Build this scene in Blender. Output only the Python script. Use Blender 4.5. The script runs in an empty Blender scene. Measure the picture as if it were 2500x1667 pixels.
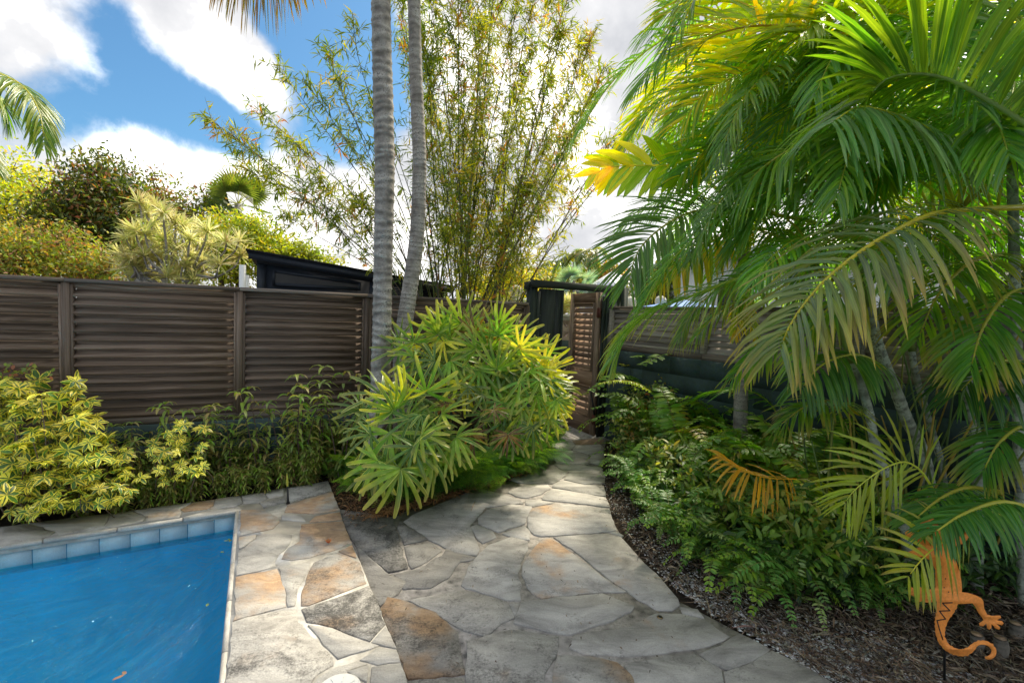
import bpy, math, random
import numpy as np
from mathutils import Vector, Matrix

rng = np.random.default_rng(7)
random.seed(7)
SC = bpy.context.scene
COL = SC.collection
R_ = math.radians

# ------------------------------------------------------------------ camera (solved from the fence, pool and gate lines)
F_, PIT, ROL, EYE = 1110.7, R_(3.266), R_(2.214), 1.6
_cp, _sp, _cr, _sr = math.cos(PIT), math.sin(PIT), math.cos(ROL), math.sin(ROL)
CF = np.array([0, _cp, -_sp]); _u = np.array([0, _sp, _cp]); _r = np.array([1., 0, 0])
CR = _r * _cr + _u * _sr
CU = _u * _cr - _r * _sr
cam_d = bpy.data.cameras.new('camera')
cam = bpy.data.objects.new('camera', cam_d)
COL.objects.link(cam)
cam_d.sensor_width = 36; cam_d.lens = 36 * F_ / 2500
cam_d.clip_start = 0.05; cam_d.clip_end = 9000
m = Matrix.Identity(4)
for i in range(3):
    m[i][0], m[i][1], m[i][2] = CR[i], CU[i], -CF[i]
m[2][3] = EYE
cam.matrix_world = m
SC.camera = cam

# ------------------------------------------------------------------ sky, sun, exposure
SUN_AZ, SUN_EL = R_(32), R_(50)          # azimuth clockwise from +Y
SUN = np.array([math.sin(SUN_AZ) * math.cos(SUN_EL), math.cos(SUN_AZ) * math.cos(SUN_EL), math.sin(SUN_EL)])
SC.view_settings.view_transform = 'Standard'
SC.view_settings.look = 'None'
SC.view_settings.exposure = 2.05
SC.view_settings.gamma = 1.0
SC.view_settings.use_curve_mapping = False
sl = bpy.data.lights.new('sun', 'SUN'); sl.energy = 1.8; sl.angle = R_(6.0); sl.color = (1.0, 0.90, 0.72)
so = bpy.data.objects.new('sun', sl); COL.objects.link(so)
so.rotation_euler = Vector(SUN).to_track_quat('Z', 'Y').to_euler()

world = bpy.data.worlds.new('World'); SC.world = world; world.use_nodes = True


def nodes(tree):
    tree.nodes.clear()
    def N(t, inp=None, **kw):
        n = tree.nodes.new(t)
        for k, v in kw.items(): setattr(n, k, v)
        if inp:
            for k, v in inp.items():
                s = n.inputs[k]
                if isinstance(v, bpy.types.NodeSocket): tree.links.new(v, s)
                elif hasattr(v, 'outputs'): tree.links.new(v.outputs[0], s)
                else:
                    if s.type == 'RGBA' and len(v) == 3: v = (*v, 1)
                    s.default_value = v
        return n
    return N


def ramp(N, fac, stops, interp='LINEAR'):
    r = N('ShaderNodeValToRGB', {0: fac}); cr = r.color_ramp; cr.interpolation = interp
    while len(cr.elements) < len(stops): cr.elements.new(0.5)
    for e, (p, c) in zip(cr.elements, stops):
        e.position = p; e.color = (*c, 1) if len(c) == 3 else c
    return r


def mix(N, f, a, b, mode='MIX'):
    n = N('ShaderNodeMix', data_type='RGBA', blend_type=mode)
    t = n.id_data
    for i, v in ((0, f), (6, a), (7, b)):
        s = n.inputs[i]
        if isinstance(v, bpy.types.NodeSocket): t.links.new(v, s)
        elif hasattr(v, 'outputs'): t.links.new(v.outputs[0], s)
        else:
            if i > 0 and len(v) == 3: v = (*v, 1)
            s.default_value = v
    return n.outputs[2]


def math_(N, op, a, b=0.0, c=None, clamp=False):
    d = {0: a, 1: b}
    if c is not None: d[2] = c
    return N('ShaderNodeMath', d, operation=op, use_clamp=clamp).outputs[0]


def dir_az(px, py):
    d = CF + CR * (px - 1250) / F_ - CU * (py - 833.5) / F_
    return d / np.linalg.norm(d)


N = nodes(world.node_tree)
sky = N('ShaderNodeTexSky', sky_type='NISHITA', sun_disc=False, sun_elevation=SUN_EL, sun_rotation=SUN_AZ,
        altitude=0, air_density=1.0, dust_density=1.2, ozone_density=2.2)
tc = N('ShaderNodeTexCoord')
vn = N('ShaderNodeVectorMath', {0: tc.outputs['Generated']}, operation='NORMALIZE').outputs[0]
n1 = N('ShaderNodeTexNoise', {'Vector': vn, 'Scale': 4.2, 'Detail': 10.0, 'Roughness': 0.6, 'Distortion': 0.25})
n2 = N('ShaderNodeTexNoise', {'Vector': vn, 'Scale': 9.0, 'Detail': 6.0, 'Roughness': 0.6})
acc = math_(N, 'MULTIPLY_ADD', n1.outputs[0], 2.7, -1.16)
acc = math_(N, 'MULTIPLY_ADD', n2.outputs[0], 0.6, acc)
# cloud banks (+) and clear gaps (-): direction, cosine width, weight
for (px, py, w, k) in ((60, 60, .13, 1.0), (190, 120, .08, 1.1), (20, 150, .08, .5), (470, 50, .08, 1.5), (530, 130, .08, 1.6), (610, 200, .08, 1.7), (690, 265, .07, 1.5), (410, -10, .08, 1.0), (700, 20, .04, .5),
                       (150, 400, .12, .8), (300, 370, .08, .8), (420, 410, .09, .8), (520, 460, .09, .8), (690, 440, .07, .6), (620, 540, .15, .9), (50, 480, .15, .7), (850, 500, .12, .8), (900, 620, .2, .7), (300, 520, .15, .8),
                       (1300, 300, .42, .8), (1700, 200, .45, .9), (2300, 200, .7, .9), (1500, 600, .25, .5), (1300, 0, .2, .5),
                       (330, 200, .14, -1.3), (200, 260, .09, -.8), (310, 60, .07, -.9), (420, 270, .12, -1.2), (560, 345, .09, -1.1), (110, 270, .10, -1.), (790, 140, .15, -1.4), (770, 320, .11, -1.2), (900, 250, .13, -1.2), (20, 260, .09, -.8), (870, 30, .12, -1.2), (640, 50, .04, -.5)):
    d = dir_az(px, py)
    dt = N('ShaderNodeVectorMath', {0: vn, 1: tuple(d)}, operation='DISTANCE').outputs['Value']
    g = math_(N, 'MULTIPLY', dt, 1 / w)
    g = math_(N, 'MULTIPLY', g, g)
    g = math_(N, 'POWER', 2.718, math_(N, 'MULTIPLY', g, -1.0))
    acc = math_(N, 'MULTIPLY_ADD', g, k * .72, acc)
mask = N('ShaderNodeMapRange', {0: acc, 1: 0.05, 2: 0.85}, interpolation_type='SMOOTHSTEP').outputs[0]
body = ramp(N, N('ShaderNodeTexNoise', {'Vector': vn, 'Scale': 3.3, 'Detail': 7.0, 'Roughness': 0.55}).outputs[0],
            [(0.37, (1.4, 1.44, 1.54)), (0.50, (2.1, 2.1, 2.14)), (0.66, (6.6, 6.4, 6.1))])
skyc = mix(N, 1.0, sky.outputs[0], (.20, .32, .36), 'MULTIPLY')
cl = mix(N, mask, skyc, body.outputs[0])
bg = N('ShaderNodeBackground', {0: cl, 1: 0.11})
N('ShaderNodeOutputWorld', {0: bg.outputs[0]})

# ------------------------------------------------------------------ placing: pixel of the 2500-wide survey photo -> point
def ray(x, y): return CF + CR * (x - 1250) / F_ - CU * (y - 832.6) / F_
O_ = np.array([0, 0, EYE])
def gr(x, y, z=0.0):
    d = ray(x, y); return O_ + d * ((z - EYE) / d[2])
def W(x, y, dep): return O_ + ray(x, y) * dep
def onv(x, y, p, az):
    n = np.array([math.cos(az), -math.sin(az), 0]); d = ray(x, y)
    return O_ + d * ((n @ (np.array(p) - O_)) / (n @ d))
def hd(a): return np.array([math.sin(a), math.cos(a), 0.])
def nrm(v):
    v = np.asarray(v, float); return v / (np.linalg.norm(v, axis=-1, keepdims=True) + 1e-12)


# ------------------------------------------------------------------ mesh helpers
class MB:
    def __init__(s): s.v = []; s.f = []; s.c = []; s.st = []; s.n = 0
    def add(s, v, f, c=None, st=None):
        v = np.asarray(v, float).reshape(-1, 3); k = len(v)
        s.v.append(v)
        s.f += [tuple(int(i) + s.n for i in q) for q in f] if not isinstance(f, np.ndarray) else [tuple(q) for q in (f + s.n).tolist()]
        s.c.append(np.broadcast_to(np.asarray(c if c is not None else (1, 1, 1), float), (k, 3)))
        s.st.append(np.zeros((k, 3)) if st is None else np.asarray(st, float).reshape(-1, 3))
        s.n += k; return s
    def box(s, lo, hi, c=None, M=None):
        x0, y0, z0 = lo; x1, y1, z1 = hi
        v = np.array([(x0, y0, z0), (x1, y0, z0), (x1, y1, z0), (x0, y1, z0), (x0, y0, z1), (x1, y0, z1), (x1, y1, z1), (x0, y1, z1)], float)
        if M is not None: v = v @ M[:3, :3].T + M[:3, 3]
        return s.add(v, [(0, 3, 2, 1), (4, 5, 6, 7), (0, 1, 5, 4), (1, 2, 6, 5), (2, 3, 7, 6), (3, 0, 4, 7)], c)
    def tube(s, pts, rad, n=8, c=None, cap=True):
        P = np.asarray(pts, float); k = len(P); rad = np.broadcast_to(np.asarray(rad, float), (k,))
        T = nrm(np.gradient(P, axis=0))
        ref = np.array([0, 0, 1.]) if abs(T[0][2]) < .9 else np.array([1., 0, 0])
        X = nrm(np.cross(T[0], ref)); V = []
        for i in range(k):
            X = nrm(X - T[i] * (X @ T[i])); Y = np.cross(T[i], X)
            a = np.arange(n) * 2 * math.pi / n
            V.append(P[i] + rad[i] * (np.cos(a)[:, None] * X + np.sin(a)[:, None] * Y))
        f = [(i * n + j, i * n + (j + 1) % n, (i + 1) * n + (j + 1) % n, (i + 1) * n + j) for i in range(k - 1) for j in range(n)]
        if cap: f += [tuple(range(n))[::-1], tuple(range((k - 1) * n, k * n))]
        st = np.zeros((k * n, 3)); L = np.concatenate([[0], np.cumsum(np.linalg.norm(np.diff(P, axis=0), axis=1))])
        st[:, 1] = np.repeat(L, n)
        if c is not None and np.ndim(c) == 2: c = np.repeat(np.asarray(c), n, axis=0)
        return s.add(np.concatenate(V), f, c, st)
    def mesh(s, name, smooth=False):
        me = bpy.data.meshes.new(name)
        v = np.concatenate(s.v) if s.v else np.zeros((0, 3))
        ls = np.fromiter((len(q) for q in s.f), int, len(s.f))
        fl = np.fromiter((i for q in s.f for i in q), int, int(ls.sum()))
        me.vertices.add(len(v)); me.vertices.foreach_set('co', v.ravel())
        me.loops.add(len(fl)); me.loops.foreach_set('vertex_index', fl)
        me.polygons.add(len(s.f)); me.polygons.foreach_set('loop_start', np.concatenate([[0], np.cumsum(ls)[:-1]]))
        me.polygons.foreach_set('loop_total', ls)
        if smooth: me.polygons.foreach_set('use_smooth', np.ones(len(s.f), bool))
        a = me.attributes.new('col', 'FLOAT_COLOR', 'POINT')
        a.data.foreach_set('color', np.hstack([np.concatenate(s.c), np.ones((len(v), 1))]).ravel())
        a = me.attributes.new('st', 'FLOAT_VECTOR', 'POINT')
        a.data.foreach_set('vector', np.concatenate(s.st).ravel())
        me.update(calc_edges=True); me.validate()
        return me
    def build(s, name, mat, parent=None, smooth=False, loc=None):
        me = s.mesh(name, smooth); me.materials.append(mat)
        return link(name, me, parent, loc)


def link(name, data, parent=None, loc=None):
    o = bpy.data.objects.new(name, data); COL.objects.link(o)
    if parent is not None: o.parent = parent
    if loc is not None: o.location = loc
    return o


def tag(o, label=None, cat=None, group=None, kind=None):
    for k, v in (('label', label), ('category', cat), ('group', group), ('kind', kind)):
        if v: o[k] = v
    return o


def thing(name, loc, label, cat, group=None, rz=0.0):
    o = bpy.data.objects.new(name, None); COL.objects.link(o); o.location = tuple(loc); o.rotation_euler = (0, 0, rz)
    o.empty_display_size = .2
    return tag(o, label, cat, group)


def local(o, me_v):
    pass


PLEAF = dict(
    blade=[(0, .25), (.12, .75), (.35, 1), (.65, .85), (.88, .45), (1, .03)],
    oval=[(0, .12), (.25, .8), (.5, 1), (.78, .7), (1, .04)],
    strap=[(0, .35), (.2, .8), (.5, 1), (.8, .95), (.96, .7), (1, .45)],
    tiny=[(0, .2), (.4, 1), (1, .05)],
)


def leaves(mb, P, D, Nn, L, Wd, prof='blade', droop=0.0, fold=.25, col=(1, 1, 1), tip=None, flat=False, curl=0.0):
    """N leaves at once: bases P, directions D, face normals Nn, lengths L, half widths Wd."""
    P = np.asarray(P, float).reshape(-1, 3); n = len(P)
    if n == 0: return
    D = nrm(np.broadcast_to(D, (n, 3))).copy(); Nn = np.broadcast_to(Nn, (n, 3))
    S = nrm(np.cross(D, Nn)); L = np.broadcast_to(L, (n,)); Wd = np.broadcast_to(Wd, (n,))
    droop = np.broadcast_to(droop, (n,)); pr = PLEAF[prof]; K = len(pr)
    col = np.broadcast_to(np.asarray(col, float), (n, 3))
    across = (-1, 1) if flat else (-1, 0, 1)
    A = len(across); V = np.zeros((n, K, A, 3)); ST = np.zeros((n, K, A, 3)); p = P.copy(); t0 = 0
    C = np.zeros((n, K, A, 3))
    for k, (t, w) in enumerate(pr):
        d = nrm(D + np.array([0, 0, -1.]) * (droop * (t0 * .5 + t * .5))[:, None] * 1.6)
        p = p + d * ((t - t0) * L)[:, None]; t0 = t
        nn = nrm(np.cross(S, d))
        for a, s in enumerate(across):
            V[:, k, a] = p + S * (s * w * Wd)[:, None] + nn * (fold * abs(s) * w * Wd)[:, None]
            ST[:, k, a] = (s, t, 0)
            C[:, k, a] = col if tip is None else col * (1 - max(0, t - .55) / .45) + np.asarray(tip) * (max(0, t - .55) / .45)
    ST[:, :, :, 2] = rng.random(n)[:, None, None]
    base = np.array([(k * A + a, k * A + a + 1, (k + 1) * A + a + 1, (k + 1) * A + a) for k in range(K - 1) for a in range(A - 1)])
    Fc = (base[None] + (np.arange(n) * K * A)[:, None, None]).reshape(-1, 4)
    mb.add(V.reshape(-1, 3), Fc, C.reshape(-1, 3), ST.reshape(-1, 3))


def spline(P, n):
    P = np.asarray(P, float); k = len(P)
    if k == 2: return P[0] + (P[1] - P[0]) * np.linspace(0, 1, n)[:, None]
    Q = np.vstack([2 * P[0] - P[1], P, 2 * P[-1] - P[-2]]); out = []
    for u in np.linspace(0, k - 1 - 1e-9, n):
        i = int(u); t = u - i; a, b, c, d = Q[i:i + 4]
        out.append(.5 * (2 * b + (c - a) * t + (2 * a - 5 * b + 4 * c - d) * t * t + (3 * b - a - 3 * c + d) * t ** 3))
    return np.array(out)


def vary(c, n, a=.25, hue=.12):
    c = np.asarray(c, float)
    v = c * (1 + a * (rng.random((n, 1)) * 2 - 1)) * (1 + hue * (rng.random((n, 3)) * 2 - 1))
    return np.clip(v, .003, .95)


def pick(cols, n, w=None, a=.2):
    cols = np.asarray(cols, float); i = rng.choice(len(cols), n, p=w)
    return vary(1, n, a)[:, :] * cols[i]


# ------------------------------------------------------------------ materials
def newmat(name):
    mt = bpy.data.materials.new(name); mt.use_nodes = True
    return mt, nodes(mt.node_tree)


def out(N, s, disp=None):
    o = N('ShaderNodeOutputMaterial', {0: s})


def bump(N, h, strength=.3, dist=.02):
    return N('ShaderNodeBump', {'Height': h, 'Strength': strength, 'Distance': dist}).outputs[0]


def m_leaf(name, trans=.4, rough=.42, vein=.25, edge=None, hot=(1.25, 1.25, .45), spec=.5, edgew=.6, nerve=0.0, gain=1.55):
    mt, N = newmat(name)
    at = N('ShaderNodeAttribute', attribute_name='col'); st = N('ShaderNodeAttribute', attribute_name='st')
    oi = N('ShaderNodeObjectInfo')
    sp = N('ShaderNodeSeparateXYZ', {0: st.outputs['Vector']})
    c = at.outputs['Color']
    s_ = math_(N, 'ABSOLUTE', sp.outputs[0])
    if edge is not None:
        nz = N('ShaderNodeTexNoise', {'Vector': st.outputs['Vector'], 'Scale': 2.2, 'Detail': 3.0})
        f = math_(N, 'ADD', s_, math_(N, 'MULTIPLY_ADD', nz.outputs[0], 1.3, math_(N, 'MULTIPLY_ADD', sp.outputs[2], .7, -1.0)))
        f = N('ShaderNodeMapRange', {0: f, 1: edgew, 2: edgew + .12}).outputs[0]
        c = mix(N, f, c, edge)
    if nerve:
        wv = math_(N, 'SINE', math_(N, 'MULTIPLY', sp.outputs[0], 14.0))
        c = mix(N, math_(N, 'MULTIPLY_ADD', wv, nerve, nerve, clamp=True), c, (.02, .05, .01))
    # midrib
    mr = N('ShaderNodeMapRange', {0: s_, 1: .0, 2: .22, 3: vein, 4: 0.0}).outputs[0]
    c = mix(N, mr, c, (.25, .32, .06))
    tco = N('ShaderNodeTexCoord')
    nz2 = N('ShaderNodeTexNoise', {'Vector': tco.outputs['Object'], 'Scale': 7.0, 'Detail': 4.0})
    v = math_(N, 'MULTIPLY_ADD', nz2.outputs[0], .7, .65)
    v = math_(N, 'MULTIPLY', v, math_(N, 'MULTIPLY_ADD', oi.outputs['Random'], .3, .85))
    hs = N('ShaderNodeHueSaturation', {'Hue': math_(N, 'MULTIPLY_ADD', oi.outputs['Random'], .02, .486), 'Saturation': 1.04, 'Value': math_(N, 'MULTIPLY', v, gain), 'Color': c})
    tr = mix(N, 1.0, hs.outputs[0], hot, 'MULTIPLY')
    tr = mix(N, 1.0, tr, (1.5, 1.5, 1.5), 'MULTIPLY')
    bp = bump(N, math_(N, 'SINE', math_(N, 'MULTIPLY', sp.outputs[0], 9.0)), .25, .002)
    p = N('ShaderNodeBsdfPrincipled', {'Base Color': hs.outputs[0], 'Roughness': rough, 'Specular IOR Level': spec, 'Normal': bp})
    t = N('ShaderNodeBsdfTranslucent', {'Color': tr})
    out(N, N('ShaderNodeMixShader', {0: trans, 1: p.outputs[0], 2: t.outputs[0]}).outputs[0])
    return mt


def m_plain(name, c, rough=.6, nscale=20., namp=.25, bmp=.15, spec=.4, metal=0.0, c2=None, attr=False, bd=.01):
    mt, N = newmat(name)
    tco = N('ShaderNodeTexCoord'); oi = N('ShaderNodeObjectInfo')
    nz = N('ShaderNodeTexNoise', {'Vector': tco.outputs['Object'], 'Scale': nscale, 'Detail': 6.0, 'Roughness': .6})
    base = N('ShaderNodeAttribute', attribute_name='col').outputs['Color'] if attr else c
    k = N('ShaderNodeMapRange', {0: nz.outputs[0], 1: .3, 2: .7, 3: 1 - namp, 4: 1 + namp}).outputs[0]
    k = math_(N, 'MULTIPLY', k, math_(N, 'MULTIPLY_ADD', oi.outputs['Random'], .16, .92))
    v = N('ShaderNodeHueSaturation', {'Value': k})
    if attr: v.id_data.links.new(base, v.inputs['Color'])
    else: v.inputs['Color'].default_value = (*c, 1)
    cc = v.outputs[0]
    if c2 is not None:
        n3 = N('ShaderNodeTexNoise', {'Vector': tco.outputs['Object'], 'Scale': nscale * .25, 'Detail': 8.0, 'Roughness': .7})
        cc = mix(N, N('ShaderNodeMapRange', {0: n3.outputs[0], 1: .48, 2: .66}).outputs[0], cc, c2)
    p = N('ShaderNodeBsdfPrincipled', {'Base Color': cc, 'Roughness': rough, 'Specular IOR Level': spec, 'Metallic': metal,
                                       'Normal': bump(N, nz.outputs[0], bmp, bd)})
    out(N, p.outputs[0]); return mt


def m_wood(name, dark, mid, light, rough=.75, ax=0, green=None, flake=None):
    """weathered board: long flowing grain along local axis ax, own offset for every board"""
    mt, N = newmat(name)
    tco = N('ShaderNodeTexCoord'); oi = N('ShaderNodeObjectInfo')
    off = N('ShaderNodeCombineXYZ', {0: math_(N, 'MULTIPLY', oi.outputs['Random'], 37.0), 1: math_(N, 'MULTIPLY', oi.outputs['Random'], 91.0), 2: 0.0})
    sc = [9., 9., 9.]; sc[ax] = .55
    mp = N('ShaderNodeVectorMath', {0: tco.outputs['Object'], 1: tuple(sc)}, operation='MULTIPLY').outputs[0]
    v = N('ShaderNodeVectorMath', {0: mp, 1: off.outputs[0]}, operation='ADD').outputs[0]
    g = N('ShaderNodeTexNoise', {'Vector': v, 'Scale': 1.0, 'Detail': 1.5, 'Roughness': .4, 'Distortion': .3})
    rings = math_(N, 'SINE', math_(N, 'MULTIPLY', g.outputs[0], 70.0))
    sc2 = [220., 220., 220.]; sc2[ax] = 3.
    mp2 = N('ShaderNodeVectorMath', {0: tco.outputs['Object'], 1: tuple(sc2)}, operation='MULTIPLY').outputs[0]
    fine = N('ShaderNodeTexNoise', {'Vector': mp2, 'Scale': 1.0, 'Detail': 4.0})
    big = N('ShaderNodeTexNoise', {'Vector': v, 'Scale': .35, 'Detail': 3.0})
    h = math_(N, 'MULTIPLY_ADD', rings, .07, math_(N, 'MULTIPLY_ADD', fine.outputs[0], .55, math_(N, 'MULTIPLY_ADD', big.outputs[0], .35, .05)))
    c = ramp(N, h, [(.2, dark), (.5, mid), (.82, light)]).outputs[0]
    c = N('ShaderNodeHueSaturation', {'Value': math_(N, 'MULTIPLY_ADD', oi.outputs['Random'], .8, .62), 'Saturation': 1.12, 'Color': c}).outputs[0]
    if flake is not None:
        fn = N('ShaderNodeTexNoise', {'Vector': tco.outputs['Object'], 'Scale': 34., 'Detail': 5., 'Roughness': .7})
        fb = N('ShaderNodeTexNoise', {'Vector': tco.outputs['Object'], 'Scale': 3.5, 'Detail': 2.})
        ff = math_(N, 'ADD', fn.outputs[0], math_(N, 'MULTIPLY', fb.outputs[0], .55))
        c = mix(N, N('ShaderNodeMapRange', {0: ff, 1: .97, 2: 1.0}).outputs[0], c, flake)
    if green is not None:
        gn = N('ShaderNodeTexNoise', {'Vector': tco.outputs['Object'], 'Scale': 5., 'Detail': 5.})
        c = mix(N, N('ShaderNodeMapRange', {0: gn.outputs[0], 1: .52, 2: .75, 4: .6}).outputs[0], c, green)
    p = N('ShaderNodeBsdfPrincipled', {'Base Color': c, 'Roughness': rough, 'Specular IOR Level': .3, 'Normal': bump(N, h, .3, .004)})
    out(N, p.outputs[0]); return mt


def m_stone(name, rough=.82):
    """flagstone: object colour R = amount of tan stain, G = amount of dark lichen, B = lightness"""
    mt, N = newmat(name)
    tco = N('ShaderNodeTexCoord'); oi = N('ShaderNodeObjectInfo')
    P = tco.outputs['Object']
    rv = N('ShaderNodeVectorMath', {0: P, 1: N('ShaderNodeCombineXYZ', {0: math_(N, 'MULTIPLY', oi.outputs['Random'], 50.), 1: math_(N, 'MULTIPLY', oi.outputs['Random'], 20.), 2: 0.}).outputs[0]}, operation='ADD').outputs[0]
    sp = N('ShaderNodeSeparateColor', {0: oi.outputs['Color']})
    st = N('ShaderNodeVectorMath', {0: rv, 1: (1.0, 2.2, 1.)}, operation='MULTIPLY').outputs[0]
    a = N('ShaderNodeTexNoise', {'Vector': st, 'Scale': 3.4, 'Detail': 9., 'Roughness': .66, 'Distortion': .8})
    b = N('ShaderNodeTexNoise', {'Vector': rv, 'Scale': 2.6, 'Detail': 5., 'Roughness': .55})
    d = N('ShaderNodeTexNoise', {'Vector': rv, 'Scale': 4.5, 'Detail': 12., 'Roughness': .80, 'Distortion': .3})
    spk = N('ShaderNodeTexNoise', {'Vector': rv, 'Scale': 75., 'Detail': 6., 'Roughness': .75})
    e = N('ShaderNodeTexNoise', {'Vector': rv, 'Scale': 130., 'Detail': 3.})
    lay = N('ShaderNodeTexNoise', {'Vector': st, 'Scale': 13., 'Detail': 9., 'Roughness': .68, 'Distortion': .7})
    c = ramp(N, a.outputs[0], [(.3, (.20, .19, .175)), (.46, (.33, .315, .29)), (.62, (.45, .43, .395)), (.78, (.54, .52, .48))]).outputs[0]
    c = mix(N, math_(N, 'MULTIPLY', N('ShaderNodeMapRange', {0: lay.outputs[0], 1: .5, 2: .7}).outputs[0], .22), c, (.27, .25, .23))
    tan = ramp(N, lay.outputs[0], [(.3, (.24, .14, .08)), (.55, (.42, .27, .15)), (.8, (.56, .42, .27))]).outputs[0]
    tf = math_(N, 'ADD', b.outputs[0], math_(N, 'MULTIPLY', sp.outputs[0], .5))
    tf = N('ShaderNodeMapRange', {0: tf, 1: .72, 2: .90}, interpolation_type='SMOOTHSTEP').outputs[0]
    c = mix(N, math_(N, 'MULTIPLY', tf, .85), c, tan)
    df = math_(N, 'ADD', d.outputs[0], math_(N, 'MULTIPLY', sp.outputs[1], .4))
    df = math_(N, 'MULTIPLY_ADD', spk.outputs[0], .55, math_(N, 'ADD', df, -.275))
    df = N('ShaderNodeMapRange', {0: df, 1: .64, 2: .82}).outputs[0]
    c = mix(N, math_(N, 'MULTIPLY', df, .85), c, (.045, .043, .04))
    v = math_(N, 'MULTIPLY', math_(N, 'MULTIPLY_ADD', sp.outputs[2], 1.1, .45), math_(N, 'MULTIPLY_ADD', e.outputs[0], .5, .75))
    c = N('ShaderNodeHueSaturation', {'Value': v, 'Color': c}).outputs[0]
    hgt = math_(N, 'MULTIPLY_ADD', lay.outputs[0], .6, math_(N, 'MULTIPLY_ADD', e.outputs[0], .12, d.outputs[0]))
    p = N('ShaderNodeBsdfPrincipled', {'Base Color': c, 'Roughness': rough, 'Specular IOR Level': .25, 'Normal': bump(N, hgt, .75, .014)})
    out(N, p.outputs[0]); return mt


M = {}
M['stone'] = m_stone('flagstone')
M['mortar'] = m_plain('grey_mortar', (.36, .335, .31), .95, 60., .3, .5, .1, c2=(.10, .095, .09))
M['mortar_white'] = m_plain('white_mortar', (.38, .36, .325), .9, 12., .12, .5, .2, c2=(.68, .66, .62))
M['fence'] = m_wood('fence_wood', (.055, .038, .029), (.15, .108, .080), (.36, .285, .23))
M['fence_v'] = m_wood('fence_post_wood', (.05, .036, .028), (.15, .112, .085), (.27, .21, .17), ax=2)
M['cap'] = m_wood('fence_cap_wood', (.05, .04, .034), (.16, .13, .108), (.32, .27, .23))
M['fence_r'] = m_wood('grey_fence_wood', (.10, .085, .07), (.27, .24, .205), (.44, .40, .35))
M['gate'] = m_wood('gate_wood', (.09, .055, .036), (.23, .155, .105), (.38, .28, .20))
M['gate_v'] = m_wood('gate_stile_wood', (.09, .062, .045), (.21, .155, .115), (.34, .27, .205), ax=2)
M['dark_v'] = m_wood('dark_green_post', (.010, .014, .012), (.022, .03, .026), (.05, .06, .052), ax=2)
M['dark_h'] = m_wood('dark_green_beam', (.014, .018, .014), (.03, .036, .03), (.07, .072, .06))
M['dark_flake'] = m_wood('peeling_dark_panel', (.014, .016, .016), (.028, .032, .031), (.05, .055, .052), ax=2, flake=(.42, .40, .37))
M['block'] = m_plain('painted_block', (.050, .078, .080), .8, 60., .2, .2, .25, c2=(.045, .07, .045), bd=.004)
M['house'] = m_plain('navy_paint', (.016, .021, .032), .55, 30., .12, .1, .4)
M['shingle'] = m_plain('dark_shingle', (.018, .018, .021), .9, 90., .5, .6, .2)
M['soffit'] = m_plain('brown_soffit', (.07, .045, .035), .7, 12., .2, .2)
M['glass'] = m_plain('dark_glass', (.03, .026, .026), .35, 3., .3, .0, .4)
M['white'] = m_plain('white_paint', (.72, .72, .70), .5, 12., .06, .05)
M['roofmetal'] = m_plain('pale_metal_roof', (.55, .57, .60), .4, 6., .08, .05)
M['pinkwall'] = m_plain('pink_beige_render', (.52, .40, .33), .85, 14., .14, .3, c2=(.44, .33, .27))
M['capstone'] = m_plain('pale_cap_stone', (.60, .57, .50), .8, 14., .15, .3)
M['trunk_bark'] = None
M['soil'] = m_plain('dark_soil', (.035, .026, .020), .95, 25., .5, .8, .1, c2=(.075, .052, .036), bd=.03)
M['gravel_attr'] = m_plain('gravel_stone', (1, 1, 1), .8, 60., .2, .3, .3, attr=True)
M['twig'] = m_plain('dry_litter', (1, 1, 1), .85, 40., .3, .2, .2, attr=True)
M['bark'] = m_plain('brown_bark', (.10, .075, .055), .9, 24., .35, .6, c2=(.18, .15, .12))
M['stem'] = m_plain('plant_stem', (1, 1, 1), .6, 12., .25, .2, .4, attr=True)
M['orange'] = m_plain('orange_powder_coat', (.92, .31, .06), .6, 90., .16, .15, .35)
M['black'] = m_plain('black_metal', (.012, .012, .012), .5, 20., .2, .1)
M['rust'] = m_plain('rusty_metal', (.10, .028, .018), .7, 40., .4, .3)
M['brass'] = m_plain('tarnished_brass', (.30, .22, .12), .35, 30., .2, .1, metal=.9)
M['tile'] = m_plain('blue_grey_tile', (.42, .55, .60), .35, 160., .22, .25, .5, bd=.002)
M['grout'] = m_plain('blue_grout', (.03, .16, .26), .8, 50., .2, .2)
M['plaster'] = m_plain('blue_plaster', (.02, .60, .95), .7, 2.2, .25, .1)
M['bluecloth'] = m_plain('blue_canvas', (.03, .16, .5), .7, 20., .1, .1)
M['plastic'] = m_plain('white_plastic', (.78, .78, .76), .35, 10., .04, .03, .5)
M['leaf'] = m_leaf('leaf_soft')
M['leaf_far'] = m_leaf('leaf_far', .35, .5, .0)
M['bamboo'] = m_leaf('bamboo_leaf', .45, .45, .1, hot=(1.35, 1.2, .35))
M['areca'] = m_leaf('areca_leaflet', .5, .30, .35, nerve=.12, hot=(1.25, 1.2, .22), spec=.7, gain=1.85)
M['rhapis'] = m_leaf('lady_palm_blade', .34, .36, .45, edge=(.40, .43, .12), edgew=.88, nerve=.10, spec=.5)
M['scheff'] = m_leaf('variegated_leaf', .3, .33, .1, edge=(.60, .53, .09), edgew=.40, spec=.5)
M['fern'] = m_leaf('fern_pinna', .36, .36, .2, spec=.6)
M['pale_leaf'] = m_leaf('pale_strap_leaf', .3, .45, .0, hot=(1.0, 1.0, .8), gain=1.15)
M['feather'] = m_leaf('feathery_fern', .4, .6, 0.)


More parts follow.
